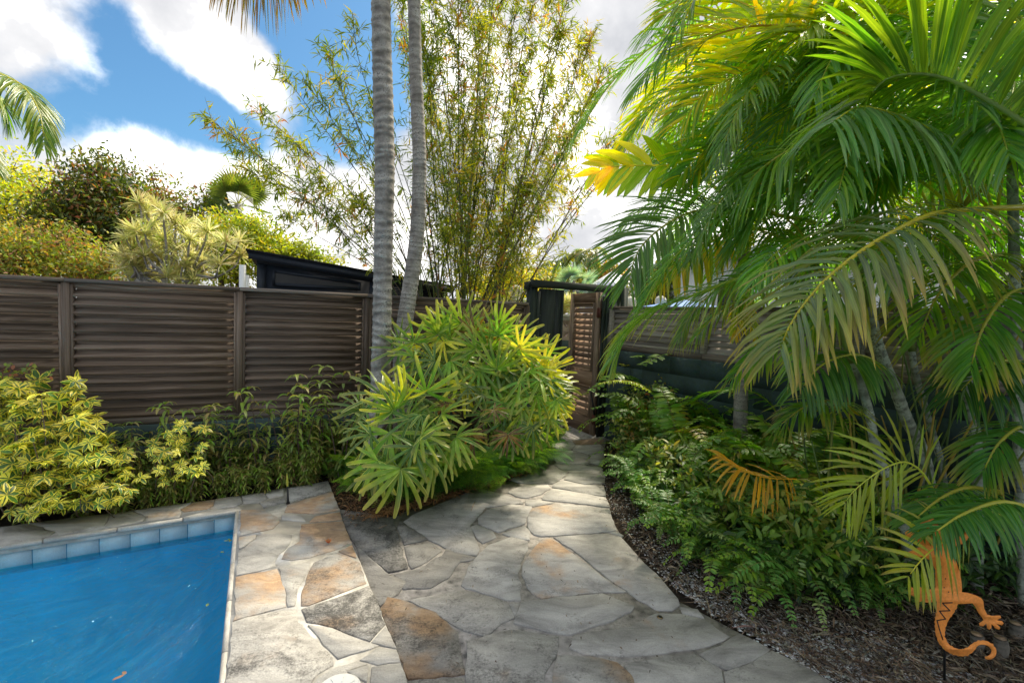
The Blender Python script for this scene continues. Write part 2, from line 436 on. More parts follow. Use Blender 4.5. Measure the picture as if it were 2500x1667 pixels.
def m_trunk():
    mt, N = newmat('ringed_palm_trunk')
    st = N('ShaderNodeAttribute', attribute_name='st'); tco = N('ShaderNodeTexCoord')
    sp = N('ShaderNodeSeparateXYZ', {0: st.outputs['Vector']})
    cc = N('ShaderNodeAttribute', attribute_name='col')
    a = N('ShaderNodeTexNoise', {'Vector': tco.outputs['Object'], 'Scale': 6., 'Detail': 9., 'Roughness': .7})
    b = N('ShaderNodeTexNoise', {'Vector': tco.outputs['Object'], 'Scale': 70., 'Detail': 6., 'Roughness': .75})
    c = ramp(N, a.outputs[0], [(.34, (.21, .19, .17)), (.5, (.43, .40, .36)), (.64, (.64, .61, .56))]).outputs[0]
    f = N('ShaderNodeMapRange', {0: math_(N, 'MULTIPLY_ADD', a.outputs[0], .6, b.outputs[0]), 1: .84, 2: .98}).outputs[0]
    c = mix(N, math_(N, 'MULTIPLY', f, .85), c, (.05, .045, .04))
    c = mix(N, 1., c, cc.outputs['Color'], 'MULTIPLY')
    p = N('ShaderNodeBsdfPrincipled', {'Base Color': c, 'Roughness': .85, 'Specular IOR Level': .2, 'Normal': bump(N, b.outputs[0], .5, .008)})
    out(N, p.outputs[0]); return mt


M['trunk'] = m_trunk()


def m_ground():
    mt, N = newmat('garden_soil')
    tco = N('ShaderNodeTexCoord'); P = tco.outputs['Object']
    a = N('ShaderNodeTexNoise', {'Vector': P, 'Scale': 1.1, 'Detail': 10., 'Roughness': .7})
    b = N('ShaderNodeTexNoise', {'Vector': P, 'Scale': 45., 'Detail': 8., 'Roughness': .75})
    c = ramp(N, b.outputs[0], [(.3, (.014, .011, .009)), (.5, (.04, .03, .022)), (.7, (.10, .07, .05))]).outputs[0]
    c = mix(N, N('ShaderNodeMapRange', {0: a.outputs[0], 1: .45, 2: .7, 4: .45}).outputs[0], c, (.05, .048, .042))
    p = N('ShaderNodeBsdfPrincipled', {'Base Color': c, 'Roughness': .95, 'Specular IOR Level': .1, 'Normal': bump(N, b.outputs[0], .9, .03)})
    out(N, p.outputs[0]); return mt


def m_water():
    mt, N = newmat('pool_water')
    tco = N('ShaderNodeTexCoord'); P = tco.outputs['Object']
    # swirl: rotate the coordinate by an angle that depends on the distance from an eddy centre
    q = N('ShaderNodeVectorMath', {0: P, 1: (-3.0, 3.3, 0.)}, operation='SUBTRACT').outputs[0]
    r = N('ShaderNodeVectorMath', {0: q}, operation='LENGTH').outputs['Value']
    sw = N('ShaderNodeVectorRotate', {'Vector': q, 'Angle': math_(N, 'MULTIPLY', r, 1.1)}, rotation_type='Z_AXIS').outputs[0]
    st = N('ShaderNodeVectorMath', {0: sw, 1: (9., 3.2, 1.)}, operation='MULTIPLY').outputs[0]
    a = N('ShaderNodeTexNoise', {'Vector': st, 'Scale': 1., 'Detail': 5., 'Roughness': .6, 'Distortion': 1.4})
    b = N('ShaderNodeTexNoise', {'Vector': sw, 'Scale': 26., 'Detail': 3., 'Roughness': .6, 'Distortion': 1.2})
    h = math_(N, 'MULTIPLY_ADD', b.outputs[0], .3, a.outputs[0])
    bp = bump(N, h, 1.0, .06)
    gl = N('ShaderNodeBsdfGlossy', {'Roughness': .03, 'Normal': bp})
    tr = N('ShaderNodeBsdfTransparent', {0: (.22, .99, 1.0)})
    rf = N('ShaderNodeBsdfRefraction', {'Color': (.22, .99, 1.0), 'IOR': 1.33, 'Roughness': .0, 'Normal': bp})
    fr = N('ShaderNodeFresnel', {'IOR': 1.33, 'Normal': bp})
    body = N('ShaderNodeMixShader', {0: .5, 1: tr.outputs[0], 2: rf.outputs[0]})
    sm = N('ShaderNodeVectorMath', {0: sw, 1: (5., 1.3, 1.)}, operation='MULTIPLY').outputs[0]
    streak_n = N('ShaderNodeTexNoise', {'Vector': sm, 'Scale': 3.2, 'Detail': 9., 'Roughness': .75, 'Distortion': .8})
    streak_f = N('ShaderNodeMapRange', {0: streak_n.outputs[0], 1: .46, 2: .72, 4: .11}).outputs[0]
    streak = N('ShaderNodeBsdfDiffuse', {'Color': (.12, .62, .88), 'Normal': bp})      # diffuse colour painting bright ripple streaks onto the water
    body = N('ShaderNodeMixShader', {0: streak_f, 1: body.outputs[0], 2: streak.outputs[0]})
    out(N, N('ShaderNodeMixShader', {0: fr.outputs[0], 1: body.outputs[0], 2: gl.outputs[0]}).outputs[0])
    return mt


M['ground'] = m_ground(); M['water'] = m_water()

# ================================================================== GROUND, POOL
AZF, AZP, AZR = R_(63.46), R_(60.5), R_(-31.83)
I0 = gr(586, 1239, .04); I0[2] = 0
E1, E2 = hd(AZP), hd(AZP + math.pi / 2)        # E1 along the far pool wall (towards the gate), E2 along the side wall towards the camera
def pool(u, v, z): return I0 + E1 * u + E2 * v + np.array([0, 0, z])
mb = MB()
us = [-4000, -5.5, .015, 4000]; vs = [-4000, -.015, 4.2, 4000]
for i in range(3):
    for j in range(3):
        if i == 1 and j == 1: continue
        mb.add([pool(us[i], vs[j], 0), pool(us[i + 1], vs[j], 0), pool(us[i + 1], vs[j + 1], 0), pool(us[i], vs[j + 1], 0)], [(3, 2, 1, 0)])
tag(mb.build('ground', M['ground']), kind='structure')
mb = MB()
b0, b1, c0, c1 = -5.5, .015, -.015, 4.2; zb = -1.25
q = [pool(b0, c0, .0), pool(b1, c0, .0), pool(b1, c1, .0), pool(b0, c1, .0), pool(b0, c0, zb), pool(b1, c0, zb), pool(b1, c1, zb), pool(b0, c1, zb)]
mb.add(q, [(4, 5, 6, 7), (0, 1, 5, 4), (1, 2, 6, 5), (2, 3, 7, 6), (3, 0, 4, 7)])
basin = tag(mb.build('pool_basin', M['plaster']), kind='structure')
WATER_Z = -.125
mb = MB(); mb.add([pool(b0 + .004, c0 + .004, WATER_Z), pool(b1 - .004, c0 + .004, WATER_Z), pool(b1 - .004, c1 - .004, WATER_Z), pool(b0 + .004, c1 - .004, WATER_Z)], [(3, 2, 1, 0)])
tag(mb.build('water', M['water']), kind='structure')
# tile band: every tile a piece
tb = MB(); tb.box((0, -.008, -.075), (.160, 0, .075)); tme = tb.mesh('pool_tile'); tme.materials.append(M['tile'])
gb = MB(); gb.add([pool(b0, c0 + .003, -.17), pool(b1, c0 + .003, -.17), pool(b1, c0 + .003, .0), pool(b0, c0 + .003, .0)], [(0, 1, 2, 3)])
gb.add([pool(b1 - .003, c0, -.17), pool(b1 - .003, c1, -.17), pool(b1 - .003, c1, .0), pool(b1 - .003, c0, .0)], [(0, 1, 2, 3)])
gb.build('grout_band', M['grout'], basin)
for k in range(30):
    o = link('pool_tile', tme, basin, pool(-.165 * (k + 1), c0 + .004, -.080)); o.rotation_euler = (0, 0, math.pi / 2 - AZP)
    o.rotation_euler[2] = math.atan2(E1[1], E1[0]); o.scale = (1, -1, 1)
for k in range(20):
    o = link('pool_tile', tme, basin, pool(b1 - .004, .165 * k + .02, -.080)); o.rotation_euler = (0, 0, math.atan2(E2[1], E2[0])); o.scale = (1, 1, 1)


def slab(pts, z0, z1, jit=.006, bev=.006, shrink=.004):
    """an irregular stone: rough outline, chipped upper edge; verts about its own centre"""
    P = np.array([p[:2] for p in pts]); 
    if np.sum(P[:, 0] * np.roll(P[:, 1], -1) - np.roll(P[:, 0], -1) * P[:, 1]) < 0: P = P[::-1]
    c = P.mean(0); Q = []
    for i in range(len(P)):
        a, b = P[i], P[(i + 1) % len(P)]; L = np.linalg.norm(b - a); n = max(1, int(L / .045))
        t = (b - a) / (L + 1e-9); nn = np.array([t[1], -t[0]])
        for k in range(n):
            s = k / n
            Q.append(a + (b - a) * s + nn * (rng.normal(0, jit) * (1 if k else .3) - shrink))
    Q = np.array(Q); e = np.roll(Q, -1, 0) - np.roll(Q, 1, 0); e = nrm(e); nn = np.stack([e[:, 1], -e[:, 0]], 1)
    k = len(Q); C = np.array([c[0], c[1], z1])
    r0 = np.column_stack([Q, np.full(k, z0)]); r1 = np.column_stack([Q, np.full(k, z1 - bev)])
    r2 = np.column_stack([Q - nn * bev, np.full(k, z1)])
    V = np.vstack([r0, r1, r2]) - C
    f = [(i, (i + 1) % k, k + (i + 1) % k, k + i) for i in range(k)] + [(k + i, k + (i + 1) % k, 2 * k + (i + 1) % k, 2 * k + i) for i in range(k)]
    f.append(tuple(range(2 * k, 3 * k)))
    m_ = MB(); m_.add(V, f); return m_, C


def sheet(pts, z0, z1):
    P = np.array([p[:2] for p in pts])
    if np.sum(P[:, 0] * np.roll(P[:, 1], -1) - np.roll(P[:, 0], -1) * P[:, 1]) < 0: P = P[::-1]
    k = len(P); m_ = MB()
    m_.add(np.vstack([np.column_stack([P, np.full(k, z0)]), np.column_stack([P, np.full(k, z1)])]),
           [(i, (i + 1) % k, k + (i + 1) % k, k + i) for i in range(k)] + [tuple(range(k, 2 * k))])
    return m_


def zpts(L, ox, oy, s, z): return [gr(ox + x / s, oy + y / s, z) for x, y in L]

# ---- coping round the pool
CZ = .04
Zs5 = (500, 1100, 2.7657); Zs4 = (0, 1100, 2.7657); Zs6 = (1100, 1000, 2.3514)
K = [  # (outline in survey units, tan, dark, light)
 ([(556,250),(833,200),(855,266),(562,346)], .0,.55,.45), ([(560,358),(857,272),(912,396),(730,420),(540,410)], .75,.15,.5),
 ([(745,438),(915,410),(926,460),(705,474)], .8,.1,.5), ([(520,428),(590,422),(652,440),(678,473),(600,466),(522,458)], .5,.1,.55),
 ([(412,285),(535,250),(530,300),(432,315)], .5,.05,.5), ([(370,345),(540,312),(543,345),(420,366),(398,382)], .05,.45,.35),
 ([(245,396),(395,392),(488,442),(503,476),(458,520),(236,568)], .85,.1,.5), ([(235,577),(345,562),(340,588),(231,658)], .85,.0,.55),
 ([(482,552),(588,562),(574,620),(540,662),(500,692),(468,748),(478,772),(360,808),(212,833),(226,682),(346,592),(352,566)], .25,.15,.62),
 ([(652,492),(930,470),(990,616),(890,660),(700,716),(584,732),(520,722),(560,652),(642,604)], .75,.3,.52),
 ([(906,672),(996,632),(1020,716),(976,700)], .9,.1,.5), ([(500,784),(590,764),(716,742),(700,800),(652,880),(622,960),(604,1040),(560,1046),(552,960),(522,872)], .3,.3,.55),
 ([(212,846),(488,792),(516,874),(546,960),(546,1046),(190,1140)], .85,.05,.6), ([(735,750),(900,684),(1045,748),(1088,888),(900,958),(700,1036),(652,1036),(662,930),(702,820)], .8,.5,.48),
 ([(655,1062),(880,992),(1110,906),(1220,1162),(1112,1276),(850,1178),(690,1146)], .3,.75,.5), ([(186,1152),(450,1084),(612,1074),(626,1152),(716,1246),(862,1382),(866,1440),(756,1500),(650,1660),(140,1660)], .3,.45,.72),
 ([(700,1168),(860,1192),(1100,1288),(1172,1312),(900,1396),(838,1330),(776,1250)], .25,.25,.65), ([(1124,1286),(1225,1182),(1292,1328),(1190,1303)], .1,.2,.55),
 ([(1046,1402),(1160,1324),(1294,1340),(1320,1418),(1172,1436)], .45,.15,.6), ([(962,1482),(1108,1442),(1086,1552)], .4,.1,.62),
 ([(1132,1452),(1320,1428),(1365,1568),(1395,1680),(1106,1680)], .2,.2,.62), ([(886,1452),(1036,1412),(1096,1436),(952,1472),(1000,1540),(1070,1580),(1080,1680),(700,1680),(764,1524)], .35,.15,.66)]
KL = [([(0,512),(190,488),(370,545),(280,588),(0,634)], .2,.1,.7), ([(200,486),(640,430),(738,427),(700,500),(400,562),(382,545)], .1,.2,.68),
 ([(748,430),(890,406),(986,440),(956,474),(752,512),(712,503)], .15,.1,.6), ([(902,402),(1250,352),(1296,346),(1206,390),(1224,410),(1212,440),(980,474),(1002,440)], .25,.15,.6),
 ([(1308,346),(1450,326),(1438,364),(1398,388),(1242,406),(1222,391)], .95,.0,.5), ([(1462,322),(1620,300),(1636,350),(1578,372),(1462,392),(1416,388),(1452,364)], .65,.1,.55),
 ([(1632,300),(1788,278),(1800,320),(1760,345),(1715,345),(1644,350)], .6,.1,.5), ([(1424,394),(1590,380),(1616,391),(1222,448)], .4,.05,.62),
 ([(-420,560),(-6,513),(-6,636),(-420,702)], .2,.1,.68), ([(-1100,650),(-426,562),(-426,704),(-1100,808)], .4,.1,.66)]
cop = [(800+0,0)]
outer = zpts([(833,200),(860,270),(915,400),(932,470),(992,620),(1050,740),(1112,900),(1225,1170),(1310,1370),(1365,1568),(1440,1850)], *Zs5, CZ)
innerR = [pool(-.02, v, CZ) for v in (4.2, 3.0, 1.5, -.0)]
outer = outer[:-1] + [outer[-1]]
leftin = [pool(u, .02, CZ) for u in (-1.5, -3.4)]
leftout = zpts([(-1100,648),(0,505),(190,483),(640,425),(1200,352),(1560,305),(1936,240)], *Zs4, CZ)
ring = outer + innerR[1:] + leftin + leftout
deck = tag(sheet(ring, -.02, CZ - .007).build('pool_coping', M['mortar_white']), kind='structure')
for L, zz in ((K, Zs5), (KL, Zs4)):
    for pts, a, b, c in L:
        s_, C = slab(zpts(pts, *zz, CZ), CZ - .012, CZ + rng.normal(0, .0008), jit=.0035, bev=.003, shrink=-.0025)
        o = s_.build('flagstone', M['stone'], deck, loc=C); o.color = (a * .85, b * .75, .58 + (c - .58) * .5, 1)
# pale pool lip: cut stone edge overhanging the tiles
mb = MB()
for i in range(14):
    L = .36; u1 = -.01 - i * .37
    mb = MB(); mb.tube([(-L, 0, 0), (0, 0, 0)], .017, 8)
    o = mb.build('lip_stone', M['stone'], deck, smooth=True, loc=pool(u1 + .02, .018, CZ - .018)); o.rotation_euler = (0, 0, math.atan2(E1[1], E1[0])); o.color = (.1, .1, .8, 1)
for i in range(8):
    mb = MB(); mb.tube([(0, 0, 0), (.40, 0, 0)], .015, 8)
    o = mb.build('lip_stone', M['stone'], deck, smooth=True, loc=pool(-.016, .02 + i * .41, CZ - .018)); o.rotation_euler = (0, 0, math.atan2(E2[1], E2[0])); o.color = (.1, .1, .8, 1)

# ---- flagstone path
PZ = .022
PS6 = [([(702,176),(850,160),(880,172),(862,190),(780,196),(722,195)],.95,.1,.25), ([(560,196),(690,180),(714,200),(690,224),(625,230),(590,220)],.1,.1,.6),
 ([(722,202),(860,196),(880,216),(876,240),(800,250),(702,228)],.1,.15,.65), ([(640,236),(700,233),(788,256),(798,300),(720,308),(610,300),(585,262)],.2,.35,.6),
 ([(802,256),(880,246),(880,290),(872,318),(804,300)],.1,.2,.65), ([(600,312),(720,314),(860,326),(872,338),(760,344),(640,338)],.1,.2,.6),
 ([(340,395),(500,350),(620,338),(680,346),(642,386),(582,420),(400,415)],.15,.5,.42), ([(692,347),(870,342),(885,380),(880,416),(770,422),(652,396)],.1,.45,.55),
 ([(592,424),(652,402),(770,428),(880,432),(890,490),(760,476),(682,455),(582,440)],.1,.3,.6), ([(390,442),(430,427),(560,427),(570,442),(520,480),(430,502),(372,490),(330,470)],.1,.2,.6),
 ([(592,450),(680,464),(810,487),(890,502),(914,555),(700,528),(524,510),(548,480)],.05,.2,.6), ([(470,562),(600,537),(760,550),(908,567),(948,690),(800,706),(522,720),(482,712),(447,670),(447,610)],.55,.25,.62),
 ([(434,514),(520,517),(596,530),(472,550),(430,538)],.2,.1,.5), ([(162,620),(210,572),(350,542),(466,553),(432,620),(424,650),(270,696),(236,680),(162,650)],.1,.35,.62),
 ([(122,667),(150,657),(236,690),(258,730),(182,760),(147,720)],.1,.2,.6), ([(298,706),(430,664),(450,690),(450,744),(352,724)],.1,.15,.62),
 ([(152,842),(222,772),(352,727),(443,752),(440,800),(400,870),(383,930),(406,1000),(398,1088),(320,1083),(92,1018),(62,1000),(100,930)],.12,.45,.62),
 ([(472,802),(522,742),(580,732),(750,864),(870,954),(1010,1042),(870,1038),(522,1076),(442,1010),(413,940),(417,890)],.55,.35,.6),
 ([(594,727),(900,707),(975,727),(1060,830),(1200,960),(1300,1080),(1310,1115),(1265,1141),(1180,1141),(1050,1058),(900,957),(750,832)],.3,.25,.55),
 ([(908,700),(950,693),(990,716),(978,722)],.1,.1,.6), ([(412,1102),(640,1072),(870,1053),(1056,1127),(930,1200),(680,1281),(500,1248),(362,1215)],.05,.3,.62),
 ([(342,1107),(400,1107),(380,1170),(366,1178)],.2,.3,.5), ([(712,1292),(1030,1242),(1180,1167),(1320,1167),(1450,1197),(1600,1300),(1480,1343),(1180,1390),(1020,1403),(772,1393),(684,1355)],.35,.3,.55),
 ([(1318,1122),(1420,1142),(1450,1190),(1332,1162)],.0,.3,.45), ([(100,1322),(350,1262),(620,1302),(602,1400),(540,1500),(480,1700),(90,1700)],.1,.6,.55),
 ([(622,1402),(860,1422),(960,1452),(1040,1522),(1090,1720),(560,1720)],.7,.55,.45), ([(1000,1462),(1240,1412),(1400,1402),(1552,1490),(1562,1650),(1540,1720),(1110,1720),(1060,1540)],.15,.45,.55),
 ([(1432,1395),(1560,1352),(1612,1308),(1662,1280),(1835,1372),(1760,1420),(1640,1470),(1600,1490),(1500,1450)],.05,.25,.42), ([(1572,1502),(1660,1478),(1770,1427),(1850,1380),(2020,1462),(2205,1575),(2290,1740),(1600,1740)],.05,.4,.5)]
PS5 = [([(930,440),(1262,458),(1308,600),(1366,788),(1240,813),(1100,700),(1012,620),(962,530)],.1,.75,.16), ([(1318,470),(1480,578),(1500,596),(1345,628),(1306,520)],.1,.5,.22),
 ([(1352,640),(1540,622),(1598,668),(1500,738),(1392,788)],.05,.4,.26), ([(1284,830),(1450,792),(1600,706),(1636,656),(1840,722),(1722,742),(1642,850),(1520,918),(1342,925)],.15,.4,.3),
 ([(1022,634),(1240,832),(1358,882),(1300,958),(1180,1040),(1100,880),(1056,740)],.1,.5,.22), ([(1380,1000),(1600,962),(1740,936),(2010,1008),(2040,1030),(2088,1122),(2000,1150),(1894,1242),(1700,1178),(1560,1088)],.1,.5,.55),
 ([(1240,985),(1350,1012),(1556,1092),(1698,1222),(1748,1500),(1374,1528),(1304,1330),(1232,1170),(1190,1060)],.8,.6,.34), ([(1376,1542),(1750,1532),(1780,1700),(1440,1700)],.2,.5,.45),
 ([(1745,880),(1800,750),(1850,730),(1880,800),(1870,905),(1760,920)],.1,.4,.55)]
PSS = [([(985,1272),(1020,1250),(1085,1224),(1164,1191),(1223,1204),(1268,1217),(1277,1227),(1185,1236),(1162,1262),(1146,1280),(1158,1312),(1170,1338),(1163,1354),(1111,1346),(1040,1308)],.05,.5,.42)]
edge = [(1560,1012),(1400,1010),(1376,1062),(1352,1076),(1338,1100),(1330,1132),(1290,1152),(1240,1172),(1160,1188),(1080,1214),(1010,1238),(955,1258),(870,1245),(830,1240),(860,1330),(930,1480),(975,1640),(1010,1800),(1250,1900),(2400,1900),(2040,1668),(1960,1620),(1807,1541),(1730,1500),(1658,1464),(1600,1400),(1520,1310),(1497,1270),(1488,1234),(1474,1210),(1470,1180),(1465,1150),(1474,1100),(1480,1072),(1560,1062)]
path = tag(sheet([gr(x, y, PZ) for x, y in edge], -.004, PZ - .008).build('path', M['mortar']), kind='structure')
for L, zz in ((PS6, Zs6), (PS5, Zs5), (PSS, (0, 0, 1.))):
    dk = L is PS5
    for pts, a, b, c in L:
        s_, C = slab(zpts(pts, *zz, PZ), PZ - .014, PZ + rng.normal(0, .0012), jit=.004, bev=.003, shrink=-.006)
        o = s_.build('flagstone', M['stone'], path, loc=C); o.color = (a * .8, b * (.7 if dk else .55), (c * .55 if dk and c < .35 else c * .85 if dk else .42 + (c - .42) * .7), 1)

# ================================================================== FENCES
G = gr(1457, 1066); FP = lambda s, z=0., off=0.: G + hd(AZF) * s + hd(AZF + math.pi / 2) * off + np.array([0, 0, z])   # off>0: towards the camera
ROTF = math.atan2(hd(AZF)[1], hd(AZF)[0])


def boxpart(name, parent, mat, size, loc, rot=(0, 0, 0), color=None):
    mb = MB(); sx, sy, sz = size; mb.box((-sx / 2, -sy / 2, -sz / 2), (sx / 2, sy / 2, sz / 2))
    o = mb.build(name, mat, parent, loc=loc); o.rotation_euler = rot
    return o


def louver_fence(name, label, origin, ang, posts, zb, zt, mats, pitch, tilt=R_(38), sw=.098, postw=.048, front=-1, wall=True, blockmat=None, holes=()):
    """posts: distances along the fence; local x along, local -y towards the viewer"""
    t = thing(name, origin, label, 'fence', rz=ang)
    slat_m, post_m, cap_m = mats
    x0, x1 = posts[0], posts[-1]
    n = len(posts)
    for i in range(n - 1):                                   # cap boards, butt-jointed every two panels
        a, b = posts[i], posts[i + 1]
        boxpart('cap_rail', t, cap_m, (b - a - .003, .115, .032), ((a + b) / 2, -.005, zt - .016))
        boxpart('top_rail', t, post_m if False else slat_m, (b - a - postw - .002, .055, .045), ((a + b) / 2, 0, zt - .032 - .024))
        boxpart('bottom_rail', t, cap_m, (b - a - .003, .085, .062), ((a + b) / 2, 0, zb + .031))
        boxpart('bottom_ledge', t, slat_m, (b - a - postw - .002, .06, .03), ((a + b) / 2, 0, zb + .078))
        for e, sg in ((a, 1), (b, -1)):
            boxpart('stile', t, post_m, (.020, .062, zt - zb - .112), (e + sg * (postw / 2 + .011), -.012, (zt + zb) / 2 + .005))
        w = b - a - postw - .044
        mb = MB(); mb.box((-w / 2, -.008, -sw / 2), (w / 2, .008, sw / 2)); me = mb.mesh('slat'); me.materials.append(slat_m)
        zs_ = np.linspace(zt - .108, zb + .118, max(2, round((zt - zb - .23) / pitch) + 1))
        for z in zs_:
            o = link('slat', me, t, ((a + b) / 2, .004 + rng.normal(0, .0015), z)); o.rotation_euler = (-tilt + rng.normal(0, .02), 0, rng.normal(0, .0012))
    for p in posts:
        boxpart('post', t, post_m, (postw, .075, zt - zb - .094), (p, -.012, (zt - .032 + zb + .062) / 2))
    if wall:
        # painted block wall carrying the fence; every block a piece, joints recessed
        h = zb - .004; rows = max(1, round(h / .2)); bh = h / rows
        mb = MB(); 
        hs = sorted(holes)
        boxpart('mortar_core', t, blockmat, (x1 - x0, .13, h), ((x0 + x1) / 2, .015, h / 2))
        mb.box((-.1975, -.056, -bh / 2 + .0025), (.1975, .09, bh / 2 - .0025)); me = mb.mesh('block'); me.materials.append(blockmat)
        mh = MB(); mh.box((-.0975, -.056, -bh / 2 + .0025), (.0975, .09, bh / 2 - .0025)); mhm = mh.mesh('block'); mhm.materials.append(blockmat)
        for r in range(rows):
            x = x0 + (.2 if r % 2 else .0)
            while x < x1 - .1:
                hit = any(rr == r and abs((x + .2) - hx) < .2 for rr, hx in hs)
                if hit: link('block', mhm, t, (x + .1, 0, (r + .5) * bh))
                else: link('block', me, t, (x + .2, 0, (r + .5) * bh))
                x += .4
    return t


posts_l = [-6.9, -5.37, -4.17, -3.04, -1.575, -1.16]
louver_fence('louvered_fence', 'long dark brown weathered louvered fence behind the pool beds, left of the gate', G, ROTF,
             posts_l, .54, 1.762, (M['fence'], M['fence_v'], M['cap']), .0708, blockmat=M['block'], tilt=R_(57), sw=.122)
GR0 = gr(1474, 1066)
b_dir = -hd(AZR)                                   # runs from the gate towards the camera, to the right
ROTR = math.atan2(b_dir[1], b_dir[0])
louver_fence('louvered_fence', 'sun bleached grey louvered fence on tall dark block wall behind the areca palms', GR0, ROTR,
             [.06, 1.46, 2.86, 4.26, 5.6], 1.207, 1.77, (M['fence_r'], M['fence_r'], M['cap']), .066, blockmat=M['block'], tilt=R_(30),
             holes=((4, .55), (3, .35), (3, 1.35), (4, 1.9)))

# ================================================================== GATE
gt = thing('gateway', G, 'dark green timber gate frame with a flat lintel at the end of the stone path', 'gateway', rz=ROTF)
LT = 2.04
boxpart('lintel', gt, M['dark_h'], (1.26, .05, .088), (-.51, -.068, LT - .044))
boxpart('post', gt, M['dark_v'], (.10, .10, LT - .02), (-1.09, 0, (LT - .02) / 2))
boxpart('post_trim', gt, M['dark_v'], (.035, .05, LT - .13), (-1.02, -.03, (LT - .13) / 2))
boxpart('lintel_end', gt, M['dark_h'], (.035, .09, .09), (-1.165, 0, LT - .07))
boxpart('post', gt, M['dark_v'], (.12, .11, LT - .02), (.125, 0, (LT - .02) / 2))
boxpart('post_trim', gt, M['dark_v'], (.04, .05, LT - .13), (.04, -.03, (LT - .13) / 2))
boxpart('post_trim', gt, M['dark_v'], (.07, .13, LT - .03), (.225, .03, (LT - .03) / 2))
boxpart('post', gt, M['dark_v'], (.09, .09, LT - .01), (.31, -.02, (LT - .01) / 2))
boxpart('gap_strip', gt, M['dark_v'], (.05, .02, LT - .14), (-.012, -.035, (LT - .14) / 2))  # two dark strips added to block the sunlit slit beside the door
boxpart('gap_strip', gt, M['dark_v'], (.075, .03, LT - .14), (-.005, .075, (LT - .14) / 2))
# closed dark leaf
gl = thing('gate_leaf', G + hd(AZF) * (-1.0), 'dark solid gate panel with peeling white paint flecks beside the louvered gate door', 'gate panel', rz=ROTF + R_(-14))
boxpart('board', gl, M['dark_flake'], (.205, .03, 1.92), (.11, .0, .98))
boxpart('board', gl, M['dark_flake'], (.088, .03, 1.92), (.26, .002, .98))
boxpart('edge_strip', gl, M['dark_v'], (.02, .045, 1.92), (.315, 0, .98))
# open louvered wooden door
a_, b_ = gr(1450, 1066), gr(1382, 1037)
dv = b_ - a_; dw = np.linalg.norm(dv[:2]); dang = math.atan2(dv[1], dv[0])
dr = thing('gate_door', a_ + np.array([0, 0, .02]), 'brown louvered wooden gate door standing half open in the dark frame', 'gate door', rz=dang)
DH = 1.93; sgn = 1
print('door', dw, a_, b_)
boxpart('stile', dr, M['gate_v'], (.085, .042, DH), (.0425, 0, DH / 2))
boxpart('stile', dr, M['gate_v'], (.085, .042, DH), (dw - .0425, 0, DH / 2))
iw = dw - .17
boxpart('rail', dr, M['gate'], (iw - .002, .04, .13), (dw / 2, 0, DH - .066))
boxpart('rail', dr, M['gate'], (iw - .002, .04, .20), (dw / 2, 0, .76))
boxpart('rail', dr, M['gate'], (iw - .002, .04, .24), (dw / 2, 0, .12))
for z0_, z1_ in ((.24, .66), (.86, DH - .132)):
    for xx in (.085 + .014, dw - .085 - .014):
        boxpart('louver_frame', dr, M['gate_v'], (.026, .062, z1_ - z0_ - .005), (xx, .006, (z0_ + z1_) / 2))
    for zz in (z0_ + .012, z1_ - .012):
        boxpart('louver_frame', dr, M['gate'], (iw - .058, .058, .02), (dw / 2, .006, zz))
    n = int((z1_ - z0_ - .04) / .072)
    for k in range(n):
        o = boxpart('slat', dr, M['gate'], (iw - .06, .010, .082), (dw / 2, .006, z0_ + .06 + k * (z1_ - z0_ - .09) / (n - 1) if n > 1 else 0), (R_(33), 0, 0))
# hardware: knob and lever, closer arm, hinge
mb = MB(); mb.tube([(dw - .03, .02, .80), (dw - .03, .06, .80)], [.014, .012], 10)
for k in range(1): mb.tube([(dw - .03, .06, .80), (dw - .03, .068, .80), (dw - .03, .085, .80), (dw - .03, .10, .80), (dw - .03, .105, .80)], [.012, .026, .030, .022, .004], 12)
mb.build('knob', M['brass'], dr, smooth=True)
mb = MB(); mb.tube([(dw - .02, .03, .88), (dw + .02, .035, .74), (dw + .05, .035, .62)], [.016, .013, .008], 8); mb.build('latch_lever', M['gate_v'], dr)
mb = MB(); mb.tube([(.075, .03, .62), (.05, .045, .56), (.0, .05, .46), (-.03, .04, .30)], .011, 8); mb.box((.055, .02, .59), (.10, .045, .64)); mb.build('closer_arm', M['black'], dr)
mb = MB(); mb.box((-.04, .018, 1.60), (.04, .026, 1.72)); mb.tube([(0, .03, 1.59), (0, .03, 1.73)], .009, 8); mb.build('hinge', M['rust'], dr)
mb = MB(); mb.box((-.04, .018, .16), (.04, .026, .28)); mb.tube([(0, .03, .15), (0, .03, .29)], .009, 8); mb.build('hinge', M['rust'], dr)
